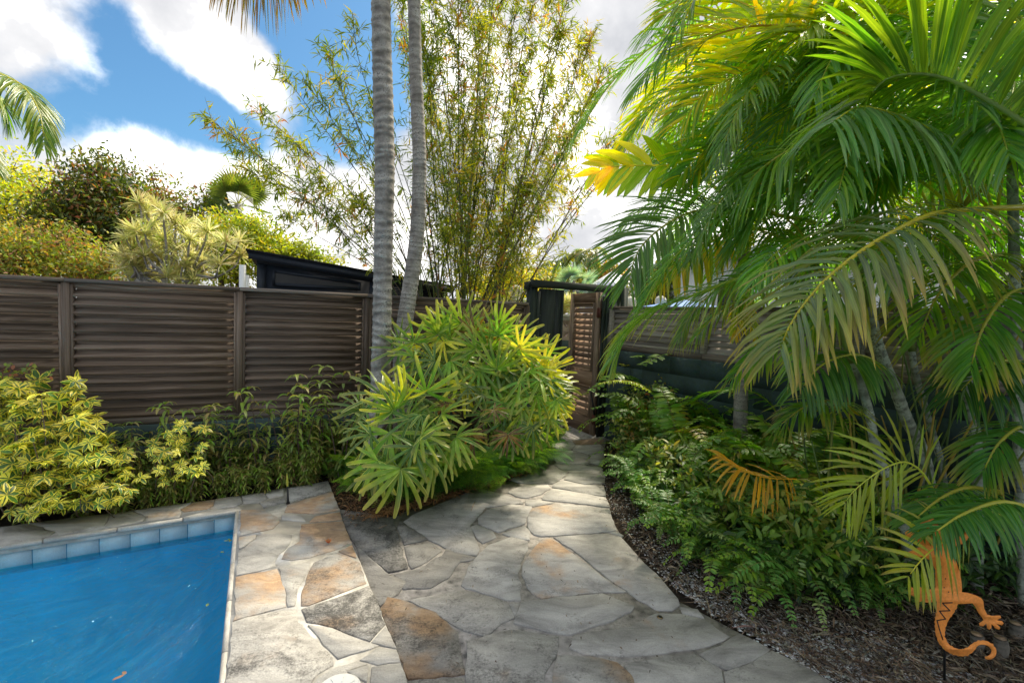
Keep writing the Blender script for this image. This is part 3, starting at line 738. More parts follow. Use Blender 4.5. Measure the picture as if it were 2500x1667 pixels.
# threshold gravel
def pebbles(name, pts, r, cols, z=0., flat=.6, n_=6):
    mb = MB(); cols = np.asarray(cols)
    base = np.array([(1, 0, 0), (.3, .9, 0), (-.8, .5, 0), (-.7, -.6, 0), (.4, -.9, 0), (0, 0, .9), (.0, 0, -.4)], float)
    fc = [(0, 1, 5), (1, 2, 5), (2, 3, 5), (3, 4, 5), (4, 0, 5), (1, 0, 6), (2, 1, 6), (3, 2, 6), (4, 3, 6), (0, 4, 6)]
    n = len(pts); rr = r * (.5 + rng.random(n) ** 2 * 1.1); an = rng.random(n) * 6.28
    V = base[None] * (.75 + .5 * rng.random((n, 7, 3))) * rr[:, None, None]
    V[:, :, 2] *= flat
    ca, sa = np.cos(an)[:, None], np.sin(an)[:, None]
    X = V[:, :, 0] * ca - V[:, :, 1] * sa; Y = V[:, :, 0] * sa + V[:, :, 1] * ca
    V = np.stack([X, Y, V[:, :, 2]], -1) + np.asarray(pts)[:, None, :] + np.array([0, 0, z])
    f = (np.array(fc)[None] + (np.arange(n) * 7)[:, None, None]).reshape(-1, 3)
    mb.add(V.reshape(-1, 3), f, np.repeat(pick(cols, n, a=.3), 7, 0))
    return mb


pts = np.array([[*(G + hd(AZF) * rng.uniform(-1.3, .6) + hd(AZF - math.pi / 2) * rng.uniform(-.12, 3.0))[:2], .004] for _ in range(5000)])
tag(pebbles('gravel', pts, .014, [(.16, .15, .14), (.25, .235, .21), (.10, .09, .085)]).build('gravel', M['gravel_attr']), 'grey gravel lying beyond the open gate', 'gravel', kind='stuff')


def wp(mb, name, mat, par, smooth=False):
    """link a mesh given in world coordinates under a thing that has no rotation"""
    off = np.array(par.location)
    mb.v = [v - off for v in mb.v]
    return mb.build(name, mat, par, smooth=smooth)


# ================================================================== BUILDINGS BEYOND THE FENCE
HP = FP(0, 0, -2.6)
def hp(x, y, off=0.): return onv(x, y, HP - hd(AZF + math.pi / 2) * off, AZF)
_a, _b = hp(606, 607), hp(1108, 697)
hs0 = hd(AZF); hdp = -hd(AZF + math.pi / 2)
hL = np.linalg.norm((_b - _a)[:2]); slope = (_b[2] - _a[2]) / hL
house = thing('garden_house', (_a[0], _a[1], 0), 'low navy blue outbuilding with a sloping dark shed roof behind the louvered fence', 'building', rz=ROTF)
zA = _a[2]
def rz_(s): return zA + slope * s
def hbox(name, mat, s0, s1, d0, d1, zt_, th, par=house):        # slab whose top follows the roof slope, local x along, -y is towards the camera
    mb = MB(); v = []
    for s, d in ((s0, d0), (s1, d0), (s1, d1), (s0, d1)): v.append((s, d, rz_(s) + zt_ - th))
    for s, d in ((s0, d0), (s1, d0), (s1, d1), (s0, d1)): v.append((s, d, rz_(s) + zt_))
    mb.add(v, [(0, 3, 2, 1), (4, 5, 6, 7), (0, 1, 5, 4), (1, 2, 6, 5), (2, 3, 7, 6), (3, 0, 4, 7)])
    return mb.build(name, mat, par)
roof = hbox('roof', M['shingle'], -.03, hL + .03, -.03, 3.2, .0, .03)
hbox('fascia', M['house'], .0, hL, .0, .03, -.032, .10, roof)
hbox('soffit', M['soffit'], .0, hL, .031, 3.1, -.036, .02, roof)
mb = MB(); w0, w1 = .10, hL - .12
mb.add([(w0, .14, 0), (w1, .14, 0), (w1, 3.0, 0), (w0, 3.0, 0), (w0, .14, rz_(w0) - .06), (w1, .14, rz_(w1) - .06), (w1, 3.0, rz_(w1) - .06), (w0, 3.0, rz_(w0) - .06)],
       [(4, 5, 6, 7), (0, 1, 5, 4), (1, 2, 6, 5), (2, 3, 7, 6), (3, 0, 4, 7)])
mb.build('wall', M['house'], house)
hbox('frieze_board', M['house'], w0, w1, .105, .137, -.075, .09)
zW = onv(672, 690, HP - hd(AZF + math.pi / 2) * .14, AZF)[2]
def hs(x, y): p = onv(x, y, HP + hdp * .14, AZF); return (p - _a) @ hs0
sa, sb = hs(672, 690), hs(874, 697)
mb = MB(); zl = zW; zt0 = rz_(sa) - .26; zt1 = max(rz_(sb) - .26, zl + .05)
mb.add([(sa, .122, zl), (sb, .122, zl), (sb, .122, zt1), (sa, .122, zt0)], [(0, 1, 2, 3)])
win = mb.build('window', M['glass'], house)
def bar(name, p, q, w, par, y=.11, mat='house'):
    p = np.array(p); q = np.array(q); d = nrm(q - p); n_ = np.array([-d[1], d[0]]); mb = MB()
    V = []
    for yy in (y, y + .025):
        for a, s in ((p, -1), (q, -1), (q, 1), (p, 1)): V.append((a[0] + n_[0] * s * w / 2, yy, a[1] + n_[1] * s * w / 2))
    mb.add(V, [(0, 1, 2, 3), (7, 6, 5, 4), (0, 4, 5, 1), (1, 5, 6, 2), (2, 6, 7, 3), (3, 7, 4, 0)]); return mb.build(name, M[mat], par)
bar('frame', (sa, zl - .02), (sb + .03, zl - .02), .05, win); bar('frame', (sa, zt0 + .02), (sb + .03, zt1 + .02), .05, win)
bar('frame', (sa - .02, zl - .04), (sa - .02, zt0 + .04), .04, win, .107); bar('frame', (sb + .02, zl - .04), (sb + .02, zt1 + .04), .04, win, .107)
bar('corner_board', (w0 + .06, zl - .4), (w0 + .06, rz_(w0) - .18), .11, house, .11)
bar('corner_board', (sb + .22, zl - .4), (sb + .22, rz_(sb) - .18), .09, house, .111)
for k in range(6): bar('vent_slat', (sb + .34, zl + .09 - k * .035), (sb + 1.5, zl + .09 - k * .035 + 0.0), .018, house, .103)
# two white pipes beside the shed
p = onv(592, 700, FP(0, 0, -1.6), AZF)
mb = MB(); zt_ = onv(592, 646, FP(0, 0, -1.6), AZF)[2]; mb.tube([(0, 0, 0), (0, 0, zt_)], .037, 12); o = mb.build('vent_pipe', M['plastic'], loc=(p[0], p[1], 0)); tag(o, 'taller thick white pipe standing behind the fence by the navy outbuilding', 'pipe')
p = onv(604, 700, FP(0, 0, -1.7), AZF)
mb = MB(); zt_ = onv(604, 671, FP(0, 0, -1.7), AZF)[2]; mb.tube([(0, 0, 0), (0, 0, zt_)], .022, 12); o = mb.build('vent_pipe', M['plastic'], loc=(p[0], p[1], 0)); tag(o, 'shorter thin white pipe close beside the taller one behind the fence', 'pipe')

# neighbour's pierced wall with cap, posts and ball finials, beyond the gate
DW = 9.4
p0, p1 = W(1180, 800, DW + .6), W(1800, 800, DW - 1.2)
nd = nrm((p1 - p0) * [1, 1, 0]); nl = np.linalg.norm((p1 - p0)[:2]); zc = W(1370, 766, DW)[2]
nw = thing('pierced_wall', (p0[0], p0[1], 0), 'pink beige garden wall with cut-out blocks and pale cap seen through the gate', 'wall', rz=math.atan2(nd[1], nd[0]))
zlow = W(1370, 829, DW)[2]
boxpart('base', nw, M['block'], (nl, .22, zlow), (nl / 2, 0, zlow / 2))
boxpart('cap_stone', nw, M['capstone'], (nl, .34, .07), (nl / 2, 0, zc - .035)); boxpart('cap_stone', nw, M['capstone'], (nl, .28, .05), (nl / 2, 0, zc - .096))
bl = .44; hgt = (zc - .122 - zlow)
def pierced():
    # block face with four leaf-shaped openings cut right through: built as a ring of faces round each opening
    mb = MB(); w, h, t = bl - .006, hgt - .006, .16
    cs = [(-w / 4, h / 4), (w / 4, h / 4), (-w / 4, -h / 4), (w / 4, -h / 4)]
    for (cx, cz) in cs:
        a, b = w / 4, h / 4; k = 12; ang = np.arange(k) * 2 * math.pi / k
        tilt_ = math.copysign(.7, cx * cz)
        ex, ez = np.cos(ang) * a * .55, np.sin(ang) * b * .22
        ix, iz = cx + ex * math.cos(tilt_) - ez * math.sin(tilt_), cz + ex * math.sin(tilt_) + ez * math.cos(tilt_)
        ox = cx + np.clip(np.cos(ang + tilt_) * 1.5, -1, 1) * a; oz = cz + np.clip(np.sin(ang + tilt_) * 1.5, -1, 1) * b
        V = np.concatenate([np.column_stack([ox, np.full(k, y), oz]) for y in (-t / 2,)] + [np.column_stack([ix, np.full(k, y), iz]) for y in (-t / 2, t / 2)] + [np.column_stack([ox, np.full(k, t / 2), oz])])
        f = []
        for i in range(k):
            j = (i + 1) % k
            f += [(i, j, k + j, k + i), (k + i, k + j, 2 * k + j, 2 * k + i), (2 * k + i, 2 * k + j, 3 * k + j, 3 * k + i)]
        mb.add(V, f)
    return mb
pm = pierced().mesh('block'); pm.materials.append(M['pinkwall'])
for k in range(int(nl / bl)): link('block', pm, nw, (bl * (k + .5), 0, zlow + hgt / 2))
for i, (x, y, r, lab) in enumerate(((1261, 712, 17, 'pale round ball finial on its post behind the left end of the gate frame'), (1540, 738, 15, 'half hidden pale ball finial just right of the gate frame'),
                                    (1613, 735, 14, 'round white ball finial above the grey fence among palm leaves'))):
    D_ = DW + .3 - i * .45; c = W(x, y, D_); rr = r * D_ / 1111
    t = thing('ball_post', (c[0], c[1], 0), lab, 'finial', 'ball topped posts of the neighbouring wall')
    boxpart('post', t, M['pinkwall'], (.36, .36, c[2] - rr - .08), (0, 0, (c[2] - rr - .08) / 2)); boxpart('cap_stone', t, M['capstone'], (.46, .46, .08), (0, 0, c[2] - rr - .04))
    mb = MB(); th = np.linspace(-math.pi / 2, math.pi / 2, 14); mb.tube(np.column_stack([np.zeros(14), np.zeros(14), c[2] + rr * np.sin(th)]), np.maximum(rr * np.cos(th), .002), 20)
    mb.build('ball', M['capstone'], t, smooth=True)
# pale house and hipped metal roof
def building(name, label, px0, px1, ytop, dep, depth_, roofh, group=None, wins=3, mat='white'):
    a, b = W(px0, 750, dep), W(px1, 750, dep); L = b[0] - a[0]; zt_ = W((px0 + px1) / 2, ytop, dep)[2]
    t = thing(name, (a[0], a[1], 0), label, 'building', group)
    mb = MB(); mb.box((0, 0, 0), (L, depth_, zt_)); mb.build('wall', M[mat], t)
    e = .4; mb = MB(); rl = min(L, depth_) / 2
    V = [(-e, -e, zt_), (L + e, -e, zt_), (L + e, depth_ + e, zt_), (-e, depth_ + e, zt_), (rl, depth_ / 2, zt_ + roofh), (L - rl if L > depth_ else L / 2 + .1, depth_ / 2, zt_ + roofh)]
    V += [(x, y, z - .12) for x, y, z in V[:4]]
    mb.add(V, [(0, 1, 5, 4), (1, 2, 5), (2, 3, 4, 5), (3, 0, 4), (0, 6, 7, 1), (1, 7, 8, 2), (2, 8, 9, 3), (3, 9, 6, 0), (6, 9, 8, 7)])
    rf = mb.build('roof', M['roofmetal'], t)
    for k in range(1, 12):
        x = -e + (L + 2 * e) * k / 12; u = min(1, (x + e) / (rl + e), (L + e - x) / (rl + e))
        mb = MB(); mb.tube([(x, -e, zt_ + .02), (x, -e + (depth_ / 2 + e) * u, zt_ + roofh * u + .02)], .02, 4); mb.build('seam', M['roofmetal'], rf)
    for k in range(wins):
        x = L * (k + .5) / wins
        mb = MB(); mb.box((x - .5, -.03, zt_ - 2.0), (x + .5, -.005, zt_ - .7)); wn = mb.build('window', M['glass'], t)
        for q in ((x - .55, x - .5), (x + .5, x + .55)): mb = MB(); mb.box((q[0], -.06, zt_ - 2.05), (q[1], -.002, zt_ - .65)); mb.build('frame', M['white'], wn)
    return t
building('pale_house', 'small distant house with a pale ribbed metal hip roof above the gate frame', 1462, 1560, 703, 21, 4, .95, wins=1)
building('white_house', 'large white house glimpsed through the palm leaves behind the grey fence', 1690, 2700, 640, 13, 7, 1.6, wins=5)
# blue canvas boat cover behind the grey fence
c = W(1665, 748, 8.2); t = thing('blue_canopy', (c[0], c[1], 0), 'bright blue canvas canopy just over the top of the grey fence', 'canopy')
mb = MB(); zt_ = c[2] + .12; V = [(-.75, -.5, zt_ - .16), (.75, -.5, zt_ - .16), (.75, .5, zt_ - .16), (-.75, .5, zt_ - .16), (0, -.12, zt_), (0, .12, zt_)]
mb.add(V, [(0, 1, 4), (1, 2, 5, 4), (2, 3, 5), (3, 0, 4, 5)]); mb.build('canvas', M['bluecloth'], t)
for sx in (-.7, .7):
    for sy in (-.45, .45): mb = MB(); mb.tube([(sx, sy, 0), (sx, sy, zt_ - .155)], .02, 6); mb.build('leg', M['white'], t)

# ================================================================== TREES BEYOND
def leafy_tree(name, label, group, base, blobs, cols, n, size, cw=None, cat='tree', bark='bark', mat='leaf_far', trunk_r=.10, cl=14, spread=.26, twigs=60, droop=.2):
    """blobs: (px, py, radius px, depth). Clumps of leaves at twig ends all through the crown."""
    t = thing(name, base, label, cat, group)
    B = [(W(x, y, d), r * d / 1111.) for x, y, r, d in blobs]; vol = np.array([r ** 2 for _, r in B]); vol /= vol.sum()
    tb_ = MB(); base = np.array([base[0], base[1], 0.]); mean = sum(c * w for (c, _), w in zip(B, vol))
    fork = base + (mean - base) * [.7, .7, .0] + [0, 0, max(.5, mean[2] * .35)]
    tb_.tube(spline([base, (base + fork) / 2 + rng.normal(0, .05, 3), fork], 8), np.linspace(trunk_r, trunk_r * .7, 8), 8)
    for c, r in B:
        mid = (fork + c) / 2 + rng.normal(0, .25, 3)
        tb_.tube(spline([fork, mid, c], 9), np.linspace(trunk_r * .6, trunk_r * .22, 9), 6)
    K_ = n // cl; bi = rng.choice(len(B), K_, p=vol)
    u = nrm(rng.normal(size=(K_, 3))) * (rng.random((K_, 1)) ** .42)
    cc = np.array([B[i][0] for i in bi]) + u * np.array([B[i][1] for i in bi])[:, None] * [1, 1, .95]
    for k in range(min(twigs, K_)):
        c, r = B[bi[k]]; tb_.tube(spline([c + rng.normal(0, r * .15, 3), (c + cc[k]) / 2 + rng.normal(0, .08, 3), cc[k]], 5), np.linspace(trunk_r * .2, .006, 5), 4, cap=False)
    wp(tb_, 'trunk', M[bark], t)
    P = np.repeat(cc, cl, 0) + rng.normal(0, spread, (K_ * cl, 3)) * [1, 1, .6]
    D = nrm(rng.normal(size=P.shape) + [0, 0, -.15]); Nn = nrm(rng.normal(size=P.shape) * .7 + [0, 0, 1])
    ck = pick(cols, K_, cw, .25); c = np.repeat(ck, cl, 0) * vary(1, len(P), .25)
    mb = MB(); leaves(mb, P, D, Nn, size * (.6 + .8 * rng.random(len(P))), size * .22, 'tiny', droop, 0, c, flat=True)
    o = wp(mb, 'crown', M[mat], t); o['kind'] = 'stuff'
    return t


DG, OL, YG, GD, RB, LG = (.045, .08, .018), (.13, .15, .028), (.32, .36, .03), (.46, .38, .07), (.28, .15, .07), (.19, .27, .045)
GT = 'trees beyond the louvered fence'
leafy_tree('bamboo_tree', 'airy yellow green tree at the far left edge above the fence', GT, W(-40, 740, 14), [(30, 430, 70, 14), (10, 520, 110, 14), (80, 520, 80, 13.5), (110, 470, 60, 14), (-60, 480, 100, 14), (40, 610, 90, 13.5)], [LG, YG, GD], 9000, .13, [.35, .4, .25], spread=.3, mat='bamboo')
leafy_tree('broadleaf_tree', 'tall dark green and russet broadleaf tree, highest of those left of the trunks', GT, W(240, 740, 12), [(250, 420, 55, 12), (205, 450, 55, 12), (300, 470, 50, 12), (190, 520, 80, 12), (270, 540, 90, 12), (320, 560, 60, 12), (150, 560, 70, 12), (235, 620, 90, 12.3)], [DG, OL, RB, LG], 15000, .13, [.40, .30, .18, .12], trunk_r=.13, spread=.24)
leafy_tree('broadleaf_tree', 'spreading golden brown and green tree low along the fence, left of the pale rosette tree', GT, W(150, 740, 9.2), [(60, 620, 70, 9.2), (150, 600, 70, 9.4), (210, 640, 60, 9.2), (120, 660, 70, 9), (0, 660, 80, 9), (260, 660, 50, 9.2), (-60, 600, 80, 9)], [OL, GD, RB, LG], 13000, .085, [.34, .16, .25, .25], spread=.2)
leafy_tree('wispy_tree', 'thin wispy tree with sky showing through it, behind the pale rosette tree', GT, W(440, 740, 13), [(370, 430, 22, 13), (385, 480, 30, 13), (430, 510, 45, 13), (475, 530, 30, 13), (500, 480, 22, 13), (360, 500, 35, 13), (520, 560, 45, 13)], [OL, RB, LG], 3600, .12, [.5, .25, .25], spread=.26)
leafy_tree('bushy_tree', 'bright yellow green bushy tree under the distant fan palm', GT, W(590, 740, 12), [(560, 570, 60, 12), (620, 560, 45, 12), (600, 610, 60, 12), (520, 600, 50, 12), (660, 590, 40, 12.4), (560, 650, 60, 12)], [YG, LG, GD], 9000, .11, [.5, .3, .2], spread=.2)
leafy_tree('bushy_tree', 'dense yellow green bush above the navy outbuilding roof', GT, W(710, 740, 13), [(690, 610, 38, 13), (740, 620, 38, 13), (720, 640, 45, 13), (790, 650, 40, 13.5), (660, 640, 40, 13)], [YG, LG, OL], 6000, .11, [.45, .35, .2], spread=.18)
GB = 'bushes and trees beyond the gate'
leafy_tree('yellow_bush', 'brilliant yellow bush between the bamboo and the gate frame', GB, W(1225, 770, 11), [(1230, 700, 38, 11), (1262, 680, 30, 11), (1200, 720, 28, 11), (1180, 700, 25, 11.5)], [(.5, .42, .03), YG], 4200, .09, [.7, .3], spread=.14)
leafy_tree('round_tree', 'green and rust coloured round tree far behind the gate frame', GB, W(1480, 760, 30), [(1475, 672, 30, 30), (1440, 680, 20, 30), (1500, 690, 20, 30)], [GD, RB, OL], 2600, .3, [.3, .3, .4], spread=.6)
leafy_tree('round_tree', 'pale green tree row far behind the gate frame, under the slender palms', GB, W(1350, 760, 32), [(1310, 680, 22, 32), (1345, 690, 22, 32), (1385, 685, 22, 31), (1410, 695, 24, 31), (1290, 700, 22, 30)], [LG, OL, GD], 3600, .3, spread=.6)
leafy_tree('dark_tree', 'dark green tree standing behind the grey fence and the ball finial', GB, W(1620, 770, 15), [(1580, 690, 40, 15), (1640, 680, 45, 15), (1610, 720, 40, 15), (1700, 640, 60, 16), (1560, 730, 25, 14)], [DG, OL], 6500, .14, spread=.28)
leafy_tree('dark_tree', 'deep green tree filling the far right behind the palm clump', GB, W(2400, 800, 9), [(2300, 520, 130, 9), (2480, 450, 150, 9), (2500, 700, 150, 8.6), (2200, 620, 90, 9.4), (2350, 760, 90, 8.6)], [DG, (.04, .085, .02), OL], 9000, .13, [.5, .35, .15], spread=.26)

# pale rosette tree (each rosette a part)
def rosette_mesh(n, L, w, cols, seed_tip=None, up=.35):
    mb = MB(); az_ = rng.random(n) * 6.283; el = rng.uniform(-.35, 1.3, n)
    D = np.column_stack([np.cos(az_) * np.cos(el), np.sin(az_) * np.cos(el), np.sin(el)])
    leaves(mb, rng.normal(0, .01, (n, 3)), D, nrm(np.array([0, 0, 1.]) + rng.normal(0, .2, (n, 3))), L * (.75 + .4 * rng.random(n)), w, 'blade', .35, .3, pick(cols, n, a=.2))
    return mb
dm = []
for k in range(5):
    me = rosette_mesh(60, .27, .0125, [(.66, .62, .30), (.72, .68, .40), (.46, .52, .18), (.6, .6, .26)]).mesh('leaf_rosette'); me.materials.append(M['pale_leaf']); dm.append(me)
ros = [(1140,660),(1200,740),(1280,690),(1240,840),(1340,740),(1360,800),(1440,830),(1110,900),(1190,910),(1040,950),(1260,970),(1590,860),(1500,850),(1700,890),(1340,960),(1560,960),(1640,940),(990,1090),(1090,1040),(1180,1090),(1230,1110),(1450,1040),(1610,1050),(1860,980),(1960,970),(1970,1090),(1800,1160),(1660,1140),(1400,1150),(1500,1170),(1300,1140),(1100,1170),(1020,1200),(1660,1220),(1580,1290),(1370,1260),(1460,1240),(1250,1250),(1150,1240),(1300,1290),(1480,1310),(1060,1120),(1320,1040),(1400,1000),(1150,980),(1540,1110),(1720,1010),(1090,1290),(1200,1320)]
bd = W(420, 740, 8.6); bd[2] = 0
drc = thing('rosette_tree', bd, 'pale cream and green spiky rosette tree with grey branching stems behind the fence', 'tree', GT)
tb_ = MB(); hub = bd + [0, 0, 1.5]; tb_.tube([bd, hub], [.09, .07], 8)
subs = [hub + np.array([rng.uniform(-.6, .7), rng.uniform(-.3, .3), rng.uniform(.2, .7)]) for _ in range(8)]
for s_ in subs: tb_.tube(spline([hub, (hub + s_) / 2 + rng.normal(0, .06, 3), s_], 7), np.linspace(.06, .035, 7), 6, (1.6, 1.7, 1.8))
for x, y in ros:
    d = rng.uniform(8.1, 9.1); P = W(x / 3.36, 300 + y / 3.36, d); s_ = subs[int(np.argmin([np.linalg.norm(P - q) for q in subs]))]
    out_ = nrm((P - hub) * [1, 1, .7]); q = P - np.array([out_[0] * .12, out_[1] * .12, .22])
    tb_.tube(spline([s_, (s_ + q) / 2 + rng.normal(0, .05, 3) + [0, 0, -.06], q, P], 10), np.linspace(.03, .014, 10), 6)
    o = link('leaf_rosette', dm[rng.integers(5)], drc, P - bd); o.scale = (1.15,) * 3
    o.rotation_euler = (rng.uniform(-.5, .5) - out_[1] * .4, out_[0] * .5 + rng.uniform(-.2, .2), rng.uniform(0, 6.28))
M['greystem'] = m_plain('grey_stem', (.30, .28, .26), .8, 30., .2, .3)
wp(tb_, 'trunk', M['greystem'], drc, True)
# same kind beyond the gate
bd = W(1375, 790, 8.6); bd[2] = 0
d2 = thing('rosette_shrub', bd, 'pale yellow strappy shrub above the pierced wall in the gate opening', 'shrub')
for k in range(26):
    P = W(rng.uniform(1335, 1420), rng.uniform(733, 775), rng.uniform(9.7, 10.3)); o = link('leaf_rosette', dm[k % 5], d2, P - bd); o.rotation_euler = (rng.uniform(-.5, .5), rng.uniform(-.5, .5), rng.uniform(0, 6.28)); o.scale = (.9,) * 3
mb = MB()
for k in range(6): a = bd + [rng.uniform(-.3, .3), 1.4, 0]; mb.tube([a, a + [rng.uniform(-.2, .2), 0, 1.6]], [.03, .02], 5)
wp(mb, 'stem', M['greystem'], d2)


# ------------------------------------------------------------------ palms in general
def frond_mb(pts, n, L, w, droop=.5, cols=(.05, .12, .02), up=(0, 0, 1), sweep=(72, 24), vee=18, start=.16, rr=(.014, .003), rcol=(.35, .30, .05),
             tip=None, fold=.35, jit=.06, prof='blade', endlen=.45, mbs=None, a=.22, peak=.42, skip=0.0):
    mb = MB(); C_ = spline(pts, 48); T = nrm(np.gradient(C_, axis=0)); up = np.asarray(up, float)
    Nn = nrm(up - T * (T @ up)[:, None]); S = np.cross(T, Nn)
    mb.tube(C_[::3], np.linspace(rr[0], rr[1], len(C_[::3])), 6, rcol)
    u = np.linspace(start, 1, n) + rng.normal(0, .3 / n, n); u = np.clip(u, 0, 1); i = np.minimum((u * 47).astype(int), 46); fr = (u * 47 - i)[:, None]
    P = C_[i] * (1 - fr) + C_[i + 1] * fr
    v = (u - start) / (1 - start); Lp = L * np.where(v < peak, .55 + .45 * np.sin(v / peak * math.pi / 2), 1 - (1 - endlen) * ((v - peak) / (1 - peak)) ** 1.6)
    for sd in (-1, 1):
        keep = rng.random(n) >= skip
        ang = np.radians(sweep[0] + (sweep[1] - sweep[0]) * v + rng.normal(0, 3.5, n)); ve = np.radians(vee + rng.normal(0, 7, n))
        D = T[i] * np.cos(ang)[:, None] + S[i] * (sd * np.sin(ang) * np.cos(ve))[:, None] + Nn[i] * (np.sin(ang) * np.sin(ve))[:, None]
        D = nrm(D + rng.normal(0, jit, D.shape)); c = vary(np.asarray(cols), n, a) if np.ndim(cols) == 1 else pick(cols, n, a=a)
        Wd = w * (.7 + .4 * np.sin(np.clip(v, 0, 1) * math.pi)); NN = nrm(Nn[i] + S[i] * (-sd * .25))
        args = lambda q: (P[q], D[q], NN[q], (Lp * (.92 + .16 * rng.random(n)))[q], Wd[q], prof, droop * (.7 + .6 * rng.random(n))[q], fold, c[q])
        if mbs is None: leaves(mb, *args(keep), tip=tip)
        else:
            for k in np.nonzero(keep)[0]:
                m1 = MB(); leaves(m1, *args(np.array([k])), tip=tip); mbs.append(m1)
    return mb


AG = [(.07, .20, .025), (.11, .25, .028), (.08, .20, .055), (.17, .29, .03)]
AY = [(.26, .34, .02), (.46, .40, .02), (.20, .30, .02), (.55, .42, .03)]
AB = [(.12, .22, .10), (.17, .26, .12), (.09, .20, .065)]


def ringed_trunk(pts, rads, gap=(.06, .09), n=18, amp=.05, ringdark=.45, tint=(1, 1, 1), steps=.012, light=1.25, seed=0):
    C_ = np.asarray(pts, float); L = np.concatenate([[0], np.cumsum(np.linalg.norm(np.diff(C_, axis=0), axis=1))]); m_ = int(L[-1] / steps)
    C2 = spline(C_, m_); R2 = np.interp(np.linspace(0, 1, m_), np.linspace(0, 1, len(rads)), rads)
    s = np.linspace(0, L[-1], m_); rings = [0.]
    while rings[-1] < L[-1]: rings.append(rings[-1] + rng.uniform(*gap) * (.45 if rng.random() < .18 else 1))
    rings = np.array(rings); mb = MB(); T = nrm(np.gradient(C2, axis=0)); X = np.cross(T, [0, 1., 0]); X = nrm(X); Y = np.cross(T, X)
    a = np.arange(n) * 2 * math.pi / n; V = np.zeros((m_, n, 3)); Cc = np.zeros((m_, n, 3))
    ph = rng.random(len(rings)) * 6.28; amp_w = rng.uniform(.12, .5, len(rings)) * (gap[0]) * (.5 if n < 18 else 1)
    for j in range(n):
        rj = rings + amp_w * np.sin(a[j] + ph); dd = s[:, None] - rj[None]; dmin = np.where(dd >= 0, dd, 9).min(1); up_ = np.where(dd < 0, -dd, 9).min(1)
        prof = np.exp(-(np.minimum(dmin, up_) / (.007 if amp < .065 else .012)) ** 2)
        bul = np.clip(dmin / gap[0], 0, 1); rad = R2 * (1 + amp * prof + amp * .45 * (1 - bul))
        V[:, j] = C2 + rad[:, None] * (math.cos(a[j]) * X + math.sin(a[j]) * Y)
        tone = 1 + (light - 1) * prof - ringdark * np.exp(-((up_ - (.016 if amp < .065 else .032)) / (.012 if amp < .065 else .020)) ** 2) * (.45 + .55 * math.sin(2.5 * a[j] + 1.3) ** 2)
        Cc[:, j] = np.clip(tone[:, None] * np.asarray(tint), .1, 1.6)
    f = [(i * n + j, i * n + (j + 1) % n, (i + 1) * n + (j + 1) % n, (i + 1) * n + j) for i in range(m_ - 1) for j in range(n)]
    mb.add(V.reshape(-1, 3), f, Cc.reshape(-1, 3)); return mb


def ground_pt(px, dep):
    lo, hi = 800, 2600
    for _ in range(40):
        md = (lo + hi) / 2
        if W(px, md, dep)[2] > 0: lo = md
        else: hi = md
    return W(px, lo, dep)


# two tall trunks
D1 = 4.35; b1 = ground_pt(919, D1); b1[2] = 0
t1 = thing('palm_tree', b1, 'tall straight grey ringed palm trunk, thicker of the two crossing the sky', 'palm tree', 'tall palms in the planting bed')
pts1 = [b1 + [0, 0, -.05], W(922, 1080, D1), W(927, 960, D1), W(932, 820, D1), W(934, 700, D1), W(937, 560, D1), W(939, 430, D1), W(937, 300, D1), W(933, 150, D1), W(930, 0, D1), W(928, -200, D1), W(926, -420, D1)]
r1 = [.097, .092, .088, .086, .084, .087, .090, .091, .089, .086, .084, .082]
wp(ringed_trunk(pts1, r1, (.07, .115), 26, .067, .5, (.78, .77, .77), light=1.3), 'trunk', M['trunk'], t1, True)
D2 = 4.72; b2 = ground_pt(975, D2); b2[2] = 0
t2 = thing('palm_tree', b2, 'slimmer grey palm trunk curving behind the thick straight one', 'palm tree', 'tall palms in the planting bed')
pts2 = [b2 + [0, 0, -.05], W(978, 1000, D2), W(980, 900, D2), W(984, 820, D2), W(996, 735, D2), W(1010, 640, D2), W(1019, 560, D2), W(1023, 470, D2), W(1024, 380, D2), W(1020, 290, D2), W(1015, 170, D2), W(1011, 0, D2), W(1006, -200, D2), W(1000, -480, D2)]
r2 = [.09, .088, .085, .083, .080, .076, .074, .071, .069, .067, .065, .063, .062, .06]
wp(ringed_trunk(pts2, r2, (.05, .09), 18, .05, .4, (.85, .84, .84), light=1.2), 'trunk', M['trunk'], t2, True)
CG = [(.05, .11, .02), (.09, .15, .03), (.12, .13, .02)]
def crown(t, c, specs, n=64, L=.55, w=.017, cols=CG):
    for (azd, ln, rise, fall) in specs:
        d = hd(R_(azd)); p = [c, c + d * ln * .25 + [0, 0, rise], c + d * ln * .6 + [0, 0, rise * .9 - fall * .25], c + d * ln * .88 + [0, 0, rise * .3 - fall * .7], c + d * ln + [0, 0, rise * .1 - fall * 1.1]]
        wp(frond_mb(p, n, L, w, .7, cols, rr=(.02, .004)), 'frond', M['areca'], t)
c1 = W(926, -420, D1); crown(t1, c1 + [0, 0, .1], [(60, 2.0, 1.3, .2), (110, 2.2, 1.0, .4), (150, 2.2, .9, .5), (200, 2.0, 1.0, .3), (10, 1.8, 1.5, .1)])
# one frond of it hangs into the top of the picture
hf = [c1 + [0, 0, .1], c1 + [-.35, -.45, .35], W(760, -230, 3.4), W(690, -95, 3.2), W(610, -50, 3.1), W(530, -50, 3.0)]
wp(frond_mb(hf, 70, .44, .009, 1.3, [(.30, .22, .04), (.36, .22, .05), (.20, .2, .04)], rr=(.018, .004), sweep=(75, 50), vee=-45), 'frond', M['areca'], t1)
c2 = W(1000, -480, D2); crown(t2, c2, [(40, 1.8, 1.4, .1), (100, 2.0, 1.1, .3), (150, 1.9, .9, .3), (210, 2.0, 1.0, .3)])
